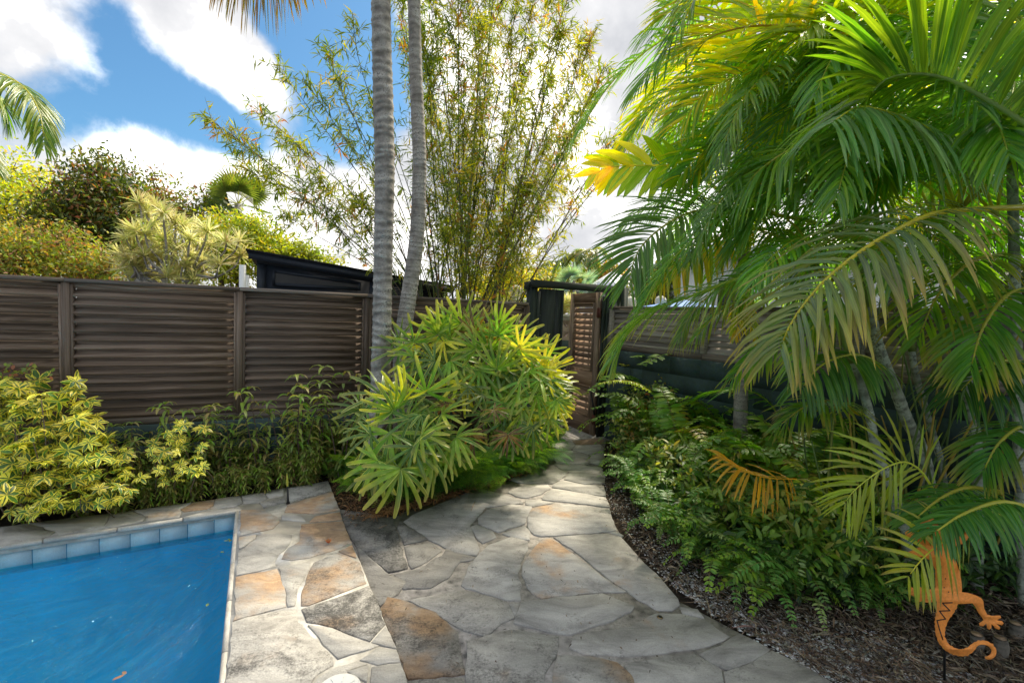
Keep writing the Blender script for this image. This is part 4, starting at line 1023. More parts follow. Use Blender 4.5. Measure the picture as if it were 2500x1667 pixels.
# palm off the left edge, fronds hanging in
bL = ground_pt(-330, 4.6); bL[2] = 0; cL = W(-280, 130, 4.6)
tl = thing('palm_tree', bL, 'palm at the left edge whose arching green fronds hang into the sky', 'palm tree')
wp(ringed_trunk(spline([bL, (bL + cL) / 2 + [.05, 0, 0], cL], 6), [.1, .09, .085, .08, .08], (.06, .1), 14), 'trunk', M['trunk'], tl, True)
for p in ([cL, W(-150, 90, 4.4), W(-40, 160, 4.3), W(50, 205, 4.2), W(95, 270, 4.15), W(108, 350, 4.1)], [cL, W(-160, 170, 4.7), W(-60, 200, 4.7), W(0, 240, 4.75), W(20, 300, 4.8)],
          [cL, W(-160, 230, 4.4), W(-70, 330, 4.3), W(-15, 400, 4.2)]):
    wp(frond_mb(p, 84, .42, .0095, .9, [(.07, .15, .02), (.16, .2, .02), (.10, .17, .03)], rr=(.014, .004), vee=-8, jit=.08), 'frond', M['areca'], tl)
crown(tl, cL, [(250, 1.9, .7, .5), (200, 1.9, .7, .6), (320, 1.8, .8, .4)])

# distant palms
def far_palm(name, label, px, ytop, dep, group, nf=13, fl=1.6, cols=CG, fan=False, tr=.12, mat='areca'):
    c = W(px, ytop, dep); b = np.array([c[0], c[1], 0.]); t = thing(name, b, label, 'palm tree', group)
    mb = MB(); mb.tube(spline([b, (b + c) / 2 + [tr, 0, 0], c], 8), np.linspace(tr * 1.2, tr * .8, 8), 8); wp(mb, 'trunk', M['greystem'], t)
    for k in range(nf):
        a = 6.283 * k / nf + rng.uniform(-.2, .2); e = rng.uniform(-.3, 1.0) if not fan else rng.uniform(-.6, 1.4); d = np.array([math.cos(a), math.sin(a), 0])
        if fan:
            mb = MB(); hub_ = c + d * fl * .45 * math.cos(e) + [0, 0, fl * .45 * math.sin(e)]; mb.tube([c, hub_], .012, 4, (.3, .3, .1)); q = 24
            D0 = nrm(hub_ - c); S0 = nrm(np.cross(D0, [0, 0, 1.])); rr_ = rng.uniform(-1.3, 1.3); S0 = S0 * math.cos(rr_) + np.cross(D0, S0) * math.sin(rr_); th_ = np.linspace(-1.9, 1.9, q)
            leaves(mb, np.repeat([hub_], q, 0), D0 * np.cos(th_)[:, None] + S0 * np.sin(th_)[:, None], np.cross(S0, D0), fl * .5, .03, 'blade', .08, .2, vary(cols[k % len(cols)], q))
            wp(mb, 'frond', M['leaf'], t)
        else:
            p = [c, c + d * fl * .3 + [0, 0, fl * .3 * math.sin(e) + .2], c + d * fl * .75 + [0, 0, fl * .3 * math.sin(e) - .1], c + d * fl + [0, 0, fl * .2 * math.sin(e) - .6]]
            wp(frond_mb(p, 26, fl * .28, .03, .6, cols, rr=(.03, .01), fold=0.), 'frond', M[mat], t)
    return t
GP = 'slender palms far behind the gate'
far_palm('fan_palm', 'dark green fan palm crown standing above the yellow green bushes', 581, 498, 13.5, None, 15, 1.15, [(.05, .08, .02), (.10, .13, .03)], fan=True)
far_palm('coconut_palm', 'distant palm with rusty drooping fronds, tallest of the three behind the gate', 1438, 626, 26, GP, 14, 1.5, [(.07, .12, .03), (.15, .12, .04), (.06, .1, .03)])
far_palm('coconut_palm', 'distant dense green palm in the middle of the three behind the gate', 1402, 640, 27, GP, 15, 1.5, [(.05, .09, .03)])
far_palm('coconut_palm', 'distant dark thin palm furthest left of the three behind the gate', 1352, 652, 34, GP, 11, 1.6, [(.05, .08, .04)])
far_palm('fan_palm', 'silvery blue fan palm low behind the gate lintel', 1408, 690, 22, None, 12, 1.3, [(.16, .24, .25), (.22, .3, .3)], fan=True)

# ================================================================== BAMBOO
bb = W(1140, 760, 7.4); bb[2] = 0
bam = thing('bamboo_clump', bb, 'large airy yellow green bamboo clump fanning up behind the fence', 'bamboo')
tops = [(1320,-60),(1400,-40),(1290,-120),(1240,-160),(1190,-180),(1150,-200),(1110,-180),(1070,-160),(1040,-120),(1000,-100),(1210,-60),(1130,-40),(1170,40),(1250,60),(1090,40),(1050,120),(1300,100),(1350,180),(1420,90),(1480,150),(1440,230),(1400,330),(1340,320),(1260,240),(1060,260),(1010,180),(980,60),(960,-40),(1500,330),(1380,430),(1200,150),(1120,200),(1160,300),(1240,360),(1310,440),(1360,-40),(1380,60),(1460,60),(1420,280),(1370,240),(1280,160),(1080,60),(1020,60),(1230,-20)]
wis = [(860,30,.5),(800,100,.6),(820,190,.7),(665,150,.55),(740,190,.6),(620,258,.6),(505,288,.7),(560,330,.8),(700,330,.8),(760,420,1),(640,420,1),(840,330,.9),(590,405,.8),(860,470,1.1),(690,520,1.),(900,250,.8),(870,500,1.),(1610,255,.4),(1535,345,.6),(790,500,.9),(730,480,.8)]
LFP, LFD, LFN, LFL, LFC = [], [], [], [], []
culmpts = []
for i, (x, y) in enumerate(tops): culmpts.append((x, y, 1.0))
for w_ in wis: culmpts.append(w_)
BC = np.array([(.17, .25, .025), (.28, .34, .03), (.40, .38, .035), (.38, .20, .05), (.08, .16, .025)])
for i, (x, y, dens) in enumerate(culmpts):
    left = x < 930; d0 = 7.4 + rng.uniform(-.7, .7); bx = (1060 + rng.uniform(-30, 40)) if left else 1140 + rng.normal(0, 48) + (x - 1200) * .08
    B0 = ground_pt(bx, d0); B0[2] = 0; d1 = d0 + rng.uniform(-1.1, .8) if not left else 6.6 + rng.uniform(-.6, .6); Tp = W(x, y, d1)
    bend = .18 if left else .08
    mid = B0 + (Tp - B0) * .5 + np.array([(B0[0] - Tp[0]) * -.0, 0, 0]) + [-(Tp[0] - B0[0]) * bend, rng.normal(0, .1), abs(Tp[0] - B0[0]) * bend * .9 + .1]
    C_ = spline([B0, B0 + (mid - B0) * .5 + [-(Tp[0] - B0[0]) * .05, 0, .1], mid, Tp - (Tp - mid) * .3 + rng.normal(0, .05, 3), Tp], 40)
    mb = MB(); g = rng.uniform(.8, 1.2); ck = [(.055 * g, .08 * g, .022 * g), (.10 * g, .12 * g, .03), (.12 * g, .09 * g, .05)][rng.integers(3)]
    r0 = rng.uniform(.012, .020) * (.75 if left else 1)
    mb.tube(C_, np.linspace(r0, .0025, 40) * (1 + .18 * (np.arange(40) % 4 == 0)), 6, ck); wp(mb, 'culm', M['stem'], bam)
    T = nrm(np.gradient(C_, axis=0)); L_ = np.linalg.norm(np.diff(C_, axis=0), axis=1).sum()
    nb = int(L_ * 16 * dens * (1.0 if not left else .72)); 
    u = rng.random(nb) ** (.85 if not left else .7) * (.68 if not left else .46) + (.32 if not left else .54)
    bm = MB()
    for q in u:
        k = min(38, int(q * 39)); a = C_[k]; dr_ = nrm(T[k] * .7 + rng.normal(0, .7, 3) + [0, 0, .25]); bl_ = rng.uniform(.15, .6) * (1.15 - q * .55); e_ = a + dr_ * bl_ + [0, 0, -.12 * bl_]
        bm.tube([a, (a + e_) / 2 + [0, 0, .04 * bl_], e_], [.0035, .0025, .001], 3, ck, cap=False)
        m_ = int(5 + 12 * bl_); s_ = rng.random(m_)[:, None] ** .6
        P = a + (e_ - a) * s_ + rng.normal(0, .006, (m_, 3)); D = nrm(dr_ * .5 + rng.normal(0, .65, (m_, 3)) + [0, 0, -.28])
        LFP.append(P); LFD.append(D); LFL.append(rng.uniform(.08, .18, m_))
        wgt = np.array([.3, .34, .2, .05, .11]) if x > 1150 else np.array([.4, .22, .1, .06, .22]); LFC.append(np.repeat(pick(BC, 1, wgt / wgt.sum(), .2), m_, 0) * vary(1, m_, .3))
    if nb: wp(bm, 'side_branches', M['stem'], bam)['kind'] = 'stuff'
LFP = np.concatenate(LFP); LFD = np.concatenate(LFD); LFL = np.concatenate(LFL); LFC = np.concatenate(LFC)
mb = MB(); leaves(mb, LFP, LFD, nrm(rng.normal(size=LFP.shape) * .6 + [0, -.3, 1]), LFL, LFL * .066 + .001, 'tiny', .25, 0, LFC, flat=True)
print('bamboo leaves', len(LFP))
wp(mb, 'foliage', M['bamboo'], bam)['kind'] = 'stuff'

# ================================================================== LADY PALMS (rhapis) beside the path
RC = [(.10, .225, .03), (.14, .27, .03), (.20, .31, .035), (.08, .18, .03)]
RY = [(.50, .48, .04), (.58, .50, .06)]
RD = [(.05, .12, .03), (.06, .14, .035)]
def fan_mesh(n, L, cols, spread, tipc=None, cup=.12, dr=.35):
    """one palmate leaf: blade in local XY plane, main axis +Y, face +Z"""
    mb = MB(); a = np.linspace(-spread, spread, n) + rng.normal(0, .05, n); el = cup + rng.normal(0, .10, n)
    D = np.column_stack([np.sin(a) * np.cos(el), np.cos(a) * np.cos(el), np.sin(el)])
    Ls = L * (.82 + .22 * np.cos(a * .8)) * rng.uniform(.9, 1.08, n)
    leaves(mb, np.zeros((n, 3)) + D * .012, D, nrm(np.array([0, 0, 1.]) + rng.normal(0, .28, (n, 3))), Ls, L * rng.uniform(.048, .062, n), 'strap', 0, .42, pick(cols, n, a=.14), tip=tipc)
    return mb
def strapbend(mb, k):           # the fingers arch down towards their tips
    for v in mb.v:
        r = np.hypot(v[:, 0], v[:, 1]); v[:, 2] -= k * r ** 2
    return mb
FM = {}
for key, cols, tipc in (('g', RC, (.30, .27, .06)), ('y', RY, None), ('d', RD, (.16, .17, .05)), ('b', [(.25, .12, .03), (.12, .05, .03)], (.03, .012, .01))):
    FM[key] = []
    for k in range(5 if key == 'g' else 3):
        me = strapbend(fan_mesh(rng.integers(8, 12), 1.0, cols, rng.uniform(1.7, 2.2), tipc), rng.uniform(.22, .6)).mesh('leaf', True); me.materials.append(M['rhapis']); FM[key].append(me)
def place_leaf(key, P, axis, normal, size, par, name='leaf'):
    axis = nrm(axis); z = nrm(normal - axis * (np.dot(normal, axis))); x = np.cross(axis, z)
    me = FM[key][rng.integers(len(FM[key]))]; o = bpy.data.objects.new(name, me); COL.objects.link(o)
    mt_ = Matrix(((x[0] * size, axis[0] * size, z[0] * size, 0), (x[1] * size, axis[1] * size, z[1] * size, 0), (x[2] * size, axis[2] * size, z[2] * size, 0), (0, 0, 0, 1)))
    mt_.translation = Vector(P - np.array(par.location)); o.parent = par; o.matrix_local = mt_; return o
rb1 = gr(930, 1230); rb1 = gr(945, 1180); rb2 = gr(1190, 1120)
rp1 = thing('lady_palm', (rb1[0], rb1[1], 0), 'front lady palm clump with broad fingered leaves against the thick palm trunk', 'lady palm', 'lady palms beside the path')
rp2 = thing('lady_palm', (rb2[0], rb2[1], 0), 'larger lady palm clump with yellowing leaves nearest the gate', 'lady palm', 'lady palms beside the path')
# hub (survey px), size px, kind, direction of the leaf axis in the picture (deg, 90 = up, -90 = down)
H1 = [(1041,954,88,'g',90),(980,975,78,'y',100),(930,964,84,'d',170),(1039,1006,74,'g',-70),(953,1058,108,'g',-110),(1051,1067,80,'g',-60),(1114,1067,72,'g',-20),(1052,1119,82,'g',-60),(978,1144,100,'g',-90),
      (922,1124,84,'g',-130),(880,1000,60,'d',150),(1000,1020,80,'d',-100),(1080,1010,70,'g',20),(905,1060,70,'d',-160),(1010,1090,80,'d',-90),(960,1000,75,'g',120),(1090,1100,60,'g',-40),(900,1150,60,'d',-120),(1030,1060,70,'g',0)]
H2 = [(1068,815,74,'g',80),(1085,834,66,'y',-120),(1125,788,72,'g',95),(1163,815,70,'b',85),(1217,818,64,'g',80),(1221,792,60,'g',90),(1255,834,76,'g',40),(1213,899,66,'g',80),(1171,903,70,'g',-100),(1177,964,58,'d',160),
      (1223,980,62,'g',-100),(1278,1002,80,'g',-80),(1271,930,66,'g',-60),(1320,926,72,'g',-10),(1340,912,62,'y',30),(1362,940,58,'g',-20),(1336,949,62,'d',-60),(1328,891,66,'y',70),(1297,872,66,'g',60),
      (1010,834,66,'g',110),(976,853,62,'d',150),(972,826,50,'d',100),(1144,945,58,'d',-110),(1100,880,66,'g',-20),(1140,870,60,'g',40),(1060,880,66,'d',180),(1030,900,66,'d',170),(1120,930,70,'y',-60),(1160,850,60,'g',120),
      (1190,850,66,'g',60),(1240,870,66,'g',20),(1290,905,64,'g',0),(1250,900,60,'d',-60),(1200,940,64,'g',-30),(1310,965,66,'g',-50),(1350,985,58,'y',-60),(1360,975,46,'g',-60),(1100,830,60,'g',100),(1150,800,60,'g',70),(1190,810,60,'d',100),
      (1265,965,60,'g',-90),(1230,1030,60,'d',-90),(1180,1010,60,'d',-110),(1300,1040,60,'d',-80),(1340,1020,50,'g',-60),(1010,870,60,'g',150),(1330,860,50,'g',50),(1090,800,60,'g',120),(1270,850,60,'y',60)]
stems = MB()
def rhapis(Hs, par, rb, depf, cane):
    for (x, y, s, key, ang) in Hs:
        dep = depf(x, y) + rng.normal(0, .07); P = W(x, y, dep); tocam = nrm(O_ - P); a = R_(ang)
        ax = CR * math.cos(a) + CU * math.sin(a); outw = nrm(P - np.array([rb[0], rb[1], P[2] - .2]))
        ax = nrm(ax * 1.0 + outw * .35 + tocam * .15 + rng.normal(0, .12, 3)); nn = nrm(tocam * .75 + np.array([0, 0, .75]) + rng.normal(0, .22, 3))
        if ang > 45 and ang < 135: nn = nrm(tocam * .6 + np.array([0, 0, .35]) - ax * .2 + rng.normal(0, .2, 3))
        size = s / 1111 * dep * 1.06
        place_leaf(key, P, ax, nn, size, par)
        q = P - ax * size * .5 - [0, 0, .18]; b = np.array([rb[0], rb[1], 0]) + np.array([rng.normal(0, .26), rng.normal(0, .2), 0])
        q = q * .55 + np.array([b[0], b[1], q[2]]) * .45
        m1 = MB(); m1.tube(spline([q, (q + P) / 2 + [0, 0, .03], P], 6), [.006, .005, .005, .004, .004, .004], 5, (.12, .2, .04)); wp(m1, 'petiole', M['stem'], par)
        if rng.random() < cane: m1 = MB(); m1.tube(spline([b, (b + q) / 2 + rng.normal(0, .03, 3), q], 7), .013 * rng.uniform(.8, 1.2, 7), 6, (.09, .06, .035)); wp(m1, 'cane', M['stem'], par)
d1f = lambda x, y: 3.55 - (y - 950) / 250 * .45 + abs(x - 985) / 500
d2f = lambda x, y: 4.25 - (y - 830) / 220 * .42 - (x - 1050) / 350 * .05
rhapis(H1, rp1, rb1, d1f, .6); rhapis(H2, rp2, rb2, d2f, .5)
# inner leaves that fill the clumps
def fill_poly(poly, n):
    poly = np.asarray(poly, float); out = []
    lo, hi = poly.min(0), poly.max(0)
    while len(out) < n:
        p = rng.uniform(lo, hi); c = False; j = len(poly) - 1
        for i in range(len(poly)):
            if (poly[i][1] > p[1]) != (poly[j][1] > p[1]) and p[0] < (poly[j][0] - poly[i][0]) * (p[1] - poly[i][1]) / (poly[j][1] - poly[i][1]) + poly[i][0]: c = not c
            j = i
        if c: out.append(p)
    return np.array(out)
ins = fill_poly([(1010, 830), (1100, 790), (1220, 790), (1330, 880), (1370, 960), (1320, 1060), (1180, 1060), (1080, 960), (1000, 900)], 48)
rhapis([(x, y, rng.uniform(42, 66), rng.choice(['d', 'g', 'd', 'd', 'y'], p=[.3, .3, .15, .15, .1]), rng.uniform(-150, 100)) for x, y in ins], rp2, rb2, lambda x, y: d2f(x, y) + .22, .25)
rhapis([(1150, 1060, 50, 'b', -80), (1085, 985, 44, 'b', -60), (1240, 1060, 46, 'b', -100), (1205, 1000, 40, 'b', -40)], rp2, rb2, lambda x, y: d2f(x, y) - .1, .2)
ins = fill_poly([(900, 980), (1040, 960), (1110, 1050), (1060, 1150), (940, 1150), (890, 1080)], 18)
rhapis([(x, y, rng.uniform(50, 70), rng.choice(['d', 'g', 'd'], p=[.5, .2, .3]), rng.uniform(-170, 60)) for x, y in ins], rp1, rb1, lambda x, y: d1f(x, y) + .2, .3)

# ================================================================== VARIEGATED SHRUBS at the left
SM = []
for k in range(7):
    n = rng.integers(7, 9); mb = MB(); a = np.arange(n) * 6.283 / n + rng.normal(0, .12, n); el = rng.uniform(-.25, .35, n)
    D = np.column_stack([np.cos(a) * np.cos(el), np.sin(a) * np.cos(el), np.sin(el)])
    leaves(mb, D * .012, D, nrm(np.array([0, 0, 1.]) + rng.normal(0, .15, (n, 3))), rng.uniform(.75, 1.05, n), rng.uniform(.17, .21, n), 'oval', .25, .25, pick([(.05, .12, .025), (.08, .17, .03), (.04, .09, .025)], n, a=.2))
    me = mb.mesh('leaf_whorl', True); me.materials.append(M['scheff']); SM.append(me)
def shrub_whorls(par, poly, n, depf, size, green=.12, stem_to=None, up=.9):
    base = np.array(par.location); pts = fill_poly(poly, n); tb_ = MB()
    for x, y in pts:
        dep = depf(x, y) + rng.normal(0, .07); P = W(x, y, dep)
        if P[2] < .05: P[2] = .05 + rng.random() * .08
        tocam = nrm(O_ - P); z = nrm(np.array([0, 0, up]) + tocam * .5 + rng.normal(0, .48, 3)); xa = nrm(np.cross(z, rng.normal(size=3))); ya = np.cross(z, xa); s = size * rng.uniform(.75, 1.2)
        o = bpy.data.objects.new('leaf_whorl', SM[rng.integers(7)]); COL.objects.link(o); o.parent = par
        mt_ = Matrix([[xa[i] * s, ya[i] * s, z[i] * s, P[i] - base[i]] for i in range(3)] + [[0, 0, 0, 1]]); o.matrix_local = mt_
        b = np.array([base[0] + (P[0] - base[0]) * .55, base[1] + (P[1] - base[1]) * .55, 0.]) + rng.normal(0, .05, 3) * [1, 1, 0]
        if rng.random() < .3: b = np.array([P[0] * .8 + base[0] * .2, P[1] * .8 + base[1] * .2, 0.]); b = b - E2 * max(0, (b - I0) @ E2 + .52); tb_.tube(spline([b, (b + P) / 2 + rng.normal(0, .05, 3), P - z * .01], 6), np.linspace(.007, .0025, 6), 5, (.16, .11, .07))
    wp(tb_, 'branches', M['stem'], par)['kind'] = 'stuff'
bdep = lambda x, y: 3.42 - (y - 900) / 340 * .36 + max(0, x - 100) / 700 * .5
b = W(70, 1180, 3.35); sh1 = thing('variegated_shrub', (b[0], b[1], 0), 'tall yellow and green variegated shrub at the left edge in front of the fence', 'shrub', 'variegated shrubs along the pool')
shrub_whorls(sh1, [(-30, 915), (90, 925), (140, 950), (190, 925), (232, 985), (255, 1060), (240, 1150), (100, 1210), (-30, 1220)], 175, bdep, .088)
b = W(220, 1230, 3.2); sh2 = thing('variegated_shrub', (b[0], b[1], 0), 'low sprawling yellow variegated shrub leaning over the pool coping', 'shrub', 'variegated shrubs along the pool')
shrub_whorls(sh2, [(-30, 1090), (180, 1080), (260, 1060), (310, 1100), (345, 1160), (320, 1225), (230, 1240), (100, 1255), (-30, 1255), (-30, 1170)], 115, lambda x, y: bdep(x, y) - .05, .074)
b = W(450, 1100, 3.5); sh3 = thing('variegated_shrub', (b[0], b[1], 0), 'small patch of yellow variegated leaves among the narrow leaved plants', 'shrub', 'variegated shrubs along the pool')
shrub_whorls(sh3, [(390, 1040), (470, 1010), (520, 1060), (510, 1150), (440, 1190), (390, 1180), (360, 1080)], 36, lambda x, y: bdep(x, y), .06)
b = W(60, 900, 3.45); sh4 = thing('reddish_shrub', (b[0], b[1], 0), 'sparse twiggy shrub with small round reddish leaves over the variegated shrub', 'shrub')
mb = MB(); sb = MB(); 
for (x0, y0, x1, y1) in ((10, 960, 95, 885), (5, 920, 70, 900), (40, 950, 130, 915), (-20, 930, 30, 890)):
    a, e = W(x0, y0, 3.42), W(x1, y1, 3.38); C_ = spline([np.array([a[0], a[1], 0]) , a, (a + e) / 2 + [0, 0, .02], e], 12); sb.tube(C_, np.linspace(.005, .0015, 12), 4, (.2, .08, .05))
    P = a + (e - a) * rng.random((22, 1)) + rng.normal(0, .018, (22, 3)); leaves(mb, P, rng.normal(size=(22, 3)), nrm(rng.normal(size=(22, 3)) + [0, -.5, 1]), .034, .011, 'oval', .1, .1, pick([(.22, .26, .06), (.30, .12, .07), (.14, .19, .05)], 22))
wp(sb, 'stem', M['stem'], sh4); wp(mb, 'foliage', M['leaf'], sh4)

# ================================================================== NARROW-LEAVED BEDDING PLANTS along the fence
def narrow_plant_mesh(h, nst, cols, leafL=.095):
    mb = MB(); st_ = MB()
    for k in range(nst):
        a = rng.random() * 6.28; lean = rng.uniform(.03, .22) * h; hh = h * rng.uniform(.65, 1.05); b = np.array([math.cos(a), math.sin(a), 0]) * rng.uniform(0, .05)
        e = b + np.array([math.cos(a) * lean, math.sin(a) * lean, hh]); C_ = spline([b, (b + e) / 2 + rng.normal(0, .02, 3), e], 14); st_.tube(C_, np.linspace(.0045, .002, 14), 5, (.10, .06, .05))
        for q in np.linspace(.22, 1., int(5 + hh * 14)):
            c = C_[min(13, int(q * 13))]; r0 = rng.random() * 6.28
            for j in range(2 if q < .95 else 5):
                az_ = r0 + j * (math.pi if q < .95 else 1.26) + rng.normal(0, .2); el = rng.uniform(.15, .75) if q < .95 else rng.uniform(.4, 1.2)
                D = np.array([[math.cos(az_) * math.cos(el), math.sin(az_) * math.cos(el), math.sin(el)]])
                leaves(mb, c[None], D, nrm(np.array([[0, 0, 1.]]) + rng.normal(0, .15, (1, 3))), leafL * rng.uniform(.7, 1.15), leafL * .095, 'blade', 1.1, .3, pick(cols, 1, a=.25))
    return st_, mb
NM = []
NC = [(.17, .21, .06), (.23, .27, .07), (.12, .17, .05), (.28, .23, .09), (.15, .27, .04)]
for k in range(7):
    a, b = narrow_plant_mesh(.62 if k < 4 else .38, 4 if k < 4 else 6, NC)
    ms, ml = a.mesh('stem'), b.mesh('foliage', True); ms.materials.append(M['stem']); ml.materials.append(M['leaf']); NM.append((ms, ml))
def nplant(P, k, s, label='dusky narrow leaved plant in the bed between fence and coping', group='narrow leaved bedding plants'):
    t = thing('bedding_plant', (P[0], P[1], 0), label, 'plant', group, rz=rng.random() * 6.28)
    for nm, me in (('stem', NM[k][0]), ('foliage', NM[k][1])):
        o = link(nm, me, t); o.scale = (s,) * 3
mass = MB()
def bake(me, P, s_, rz, mb):
    n = len(me.vertices); co = np.zeros(n * 3); me.vertices.foreach_get('co', co); co = co.reshape(-1, 3) * s_
    c, q = math.cos(rz), math.sin(rz); v = np.column_stack([co[:, 0] * c - co[:, 1] * q + P[0], co[:, 0] * q + co[:, 1] * c + P[1], co[:, 2] + P[2]])
    f = [tuple(p.vertices) for p in me.polygons]; cc = np.zeros(n * 4); me.attributes['col'].data.foreach_get('color', cc); st = np.zeros(n * 3); me.attributes['st'].data.foreach_get('vector', st)
    mb.add(v, f, cc.reshape(-1, 4)[:, :3], st.reshape(-1, 3))
for i in range(135):
    u = rng.uniform(-1.9, 1.05) if i < 115 else rng.uniform(.5, 1.05); r = rng.random() ** 1.2; p = pool(u, -.30 - r * 1.0, 0)
    f = (p - G) @ hd(AZF + math.pi / 2)
    if f < .2: p = p + hd(AZF + math.pi / 2) * (.24 - f)
    k = rng.integers(3) if r > .6 else 3 + rng.integers(4); s_ = rng.uniform(.7, 1.0) * (.95 if r > .4 else .85); z_ = rng.random() * 6.28
    bake(NM[k][0], p, s_, z_, mass); bake(NM[k][1], p, s_, z_, mass)
tag(mass.build('bedding_plants', M['leaf'], smooth=True), 'mass of dusky narrow leaved plants filling the bed between fence and pool coping', 'bedding plants', kind='stuff')
for x, y, dep, lab in ((445, 985, 3.75, 'narrow leaved sprig rising against the middle of the widest fence panel'), (480, 1000, 3.7, 'narrow leaved sprig just left of the second fence post, over yellow leaves'), (645, 950, 3.95, 'tall narrow leaved sprig a little right of the second fence post'),
                  (770, 915, 4.1, 'tallest narrow leaved plant with a dark bud, left of the thick palm trunk'), (835, 925, 4.15, 'narrow leaved plant with reddish stem nearest the thick palm trunk'), (700, 975, 4.0, 'short narrow leaved sprig between two tall ones in front of the fence'),
                  (560, 1010, 3.9, 'low narrow leaved plant right under the second fence post'), (410, 1005, 3.7, 'narrow leaved sprig leaning out right of the variegated shrub'), (740, 960, 4.1, 'bushy narrow leaved plant beside the tallest one'), (300, 1040, 3.55, 'low narrow leaved plant half hidden behind the big variegated shrub')):
    P = W(x, y, dep); nplant(P, rng.integers(4), max(.3, P[2] / .6), lab)

# ================================================================== FEATHERY FERNS under the lady palms
def feather_mesh(L, cols):
    mb = MB(); C_ = spline([(0, 0, 0), (0, L * .35, L * .32), (0, L * .75, L * .30), (0, L, L * .08)], 26); mb.tube(C_[::3], np.linspace(.0025, .001, len(C_[::3])), 3, (.08, .12, .03))
    n = 26; i = np.arange(n); w = L * .30 * np.sin(np.linspace(.25, 1, n) * math.pi) ** .6
    for sd in (-1, 1):
        for k in range(3, n, 1):
            m_ = 9; s_ = np.linspace(.12, 1, m_)[:, None]; tip = np.array([sd * w[k], w[k] * .55, -w[k] * .25])
            P = np.repeat(C_[k][None] + tip * s_, 2, 0); D = np.tile([[sd * .8, .9, .1], [sd * .8, -.2, .0]], (m_, 1)) + rng.normal(0, .2, (2 * m_, 3)); D[:, 0] *= 1
            leaves(mb, P, D, np.tile([[0, 0, 1.]], (2 * m_, 1)), w[k] * .24, .0016, 'tiny', .1, 0, pick(cols, 2 * m_, a=.25), flat=True)
    return mb
FTM = []
for cols in ([(.08, .2, .03), (.05, .15, .025)], [(.22, .34, .03), (.14, .26, .03)], [(.05, .14, .03)]):
    me = feather_mesh(.34, cols).mesh('frond'); me.materials.append(M['feather']); FTM.append(me)
def fplant(px, py, dep, label, n=16, s=1.0, hue=None, elev=(.0, .9), zb=None):
    P = gr(px, py) if dep is None else W(px, py, dep); z0_ = 0 if zb is None else zb
    t = thing('feathery_fern', (P[0], P[1], z0_), label, 'fern', 'feathery ferns at the foot of the lady palms')
    for k in range(n):
        o = link('frond', FTM[rng.integers(3) if hue is None else hue], t, (rng.normal(0, .04), rng.normal(0, .04), .02)); o.rotation_euler = (rng.uniform(*elev), 0, rng.random() * 6.28); o.scale = (s * rng.uniform(.7, 1.2),) * 3
FL = 'soft feathery fern spilling towards the path under the lady palms'
for x, y in ((1130, 1195), (1175, 1180), (1215, 1170), (1255, 1155), (1295, 1140), (1320, 1125), (1150, 1165), (1200, 1150), (1245, 1135), (1290, 1118), (1325, 1095), (1090, 1200), (1060, 1215), (1180, 1130), (1240, 1110), (1300, 1090), (880, 1180), (860, 1140), (905, 1210), (850, 1100), (880, 1120), (1010, 1225), (960, 1200)):
    fplant(x, y, None, FL, 20, rng.uniform(.9, 1.25))
for x, y in ((1310, 1085), (1270, 1095)): fplant(x, y, None, FL, 22, 1.3, 1, (.3, 1.2))

# ================================================================== SWORD FERNS and undergrowth, right of the path
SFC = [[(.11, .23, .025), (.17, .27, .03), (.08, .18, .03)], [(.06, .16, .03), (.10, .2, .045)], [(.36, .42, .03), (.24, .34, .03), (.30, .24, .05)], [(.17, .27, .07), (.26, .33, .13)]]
SFM = []
for k, (n, L, cols) in enumerate([(26, .62, SFC[0]), (22, .50, SFC[1]), (30, .70, SFC[0]), (24, .55, SFC[2]), (20, .46, SFC[3]), (26, .6, SFC[1])]):
    C_ = [(0, 0, 0), (0, L * .28, L * .42), (0, L * .65, L * .52), (0, L, L * .28)]
    mb = frond_mb(C_, n, L * .15, L * .019, .35, cols, sweep=(88, 70), vee=8, start=.12, rr=(.003, .0012), rcol=(.12, .10, .04), fold=.2, jit=.1, prof='oval', endlen=.3, peak=.35)
    me = mb.mesh('frond', True); me.materials.append(M['fern']); SFM.append(me)
def fern(P, label, n=18, s=1.0, kinds=(0, 1, 2, 5), el=(-.25, .75), z=0.):
    t = thing('sword_fern', (P[0], P[1], z), label, 'fern', 'sword ferns banked beside the path')
    for k in range(n):
        o = link('frond', SFM[int(rng.choice(kinds))], t, (rng.normal(0, .03), rng.normal(0, .03), .0)); o.rotation_euler = (rng.uniform(*el), rng.normal(0, .15), rng.random() * 6.28); o.scale = (s * rng.uniform(.75, 1.15),) * 3
SL = 'sword fern with arching ladder fronds in the green bank right of the path'
fern_pts = []
ORD = ['nearest the gate', 'second from the gate', 'third from the gate', 'fourth from the gate', 'fifth from the gate', 'sixth from the gate', 'seventh from the gate', 'eighth from the gate', 'ninth from the gate', 'tenth from the gate', 'eleventh from the gate', 'twelfth from the gate']
for i, (x, y) in enumerate(((1520, 1150), (1540, 1195), (1560, 1240), (1600, 1290), (1650, 1330), (1700, 1370), (1770, 1420), (1850, 1450), (1940, 1470), (1580, 1180), (1620, 1230), (1680, 1280), (1740, 1320), (1820, 1370), (1900, 1400), (1990, 1440))):
    P = gr(x, y); fern(P, 'small sword fern in the front row at the path edge, ' + ORD[i] if i < 9 else 'short sword fern close behind the front row, ' + ORD[i - 9], 17, rng.uniform(.55, .75), (0, 1, 4, 5))
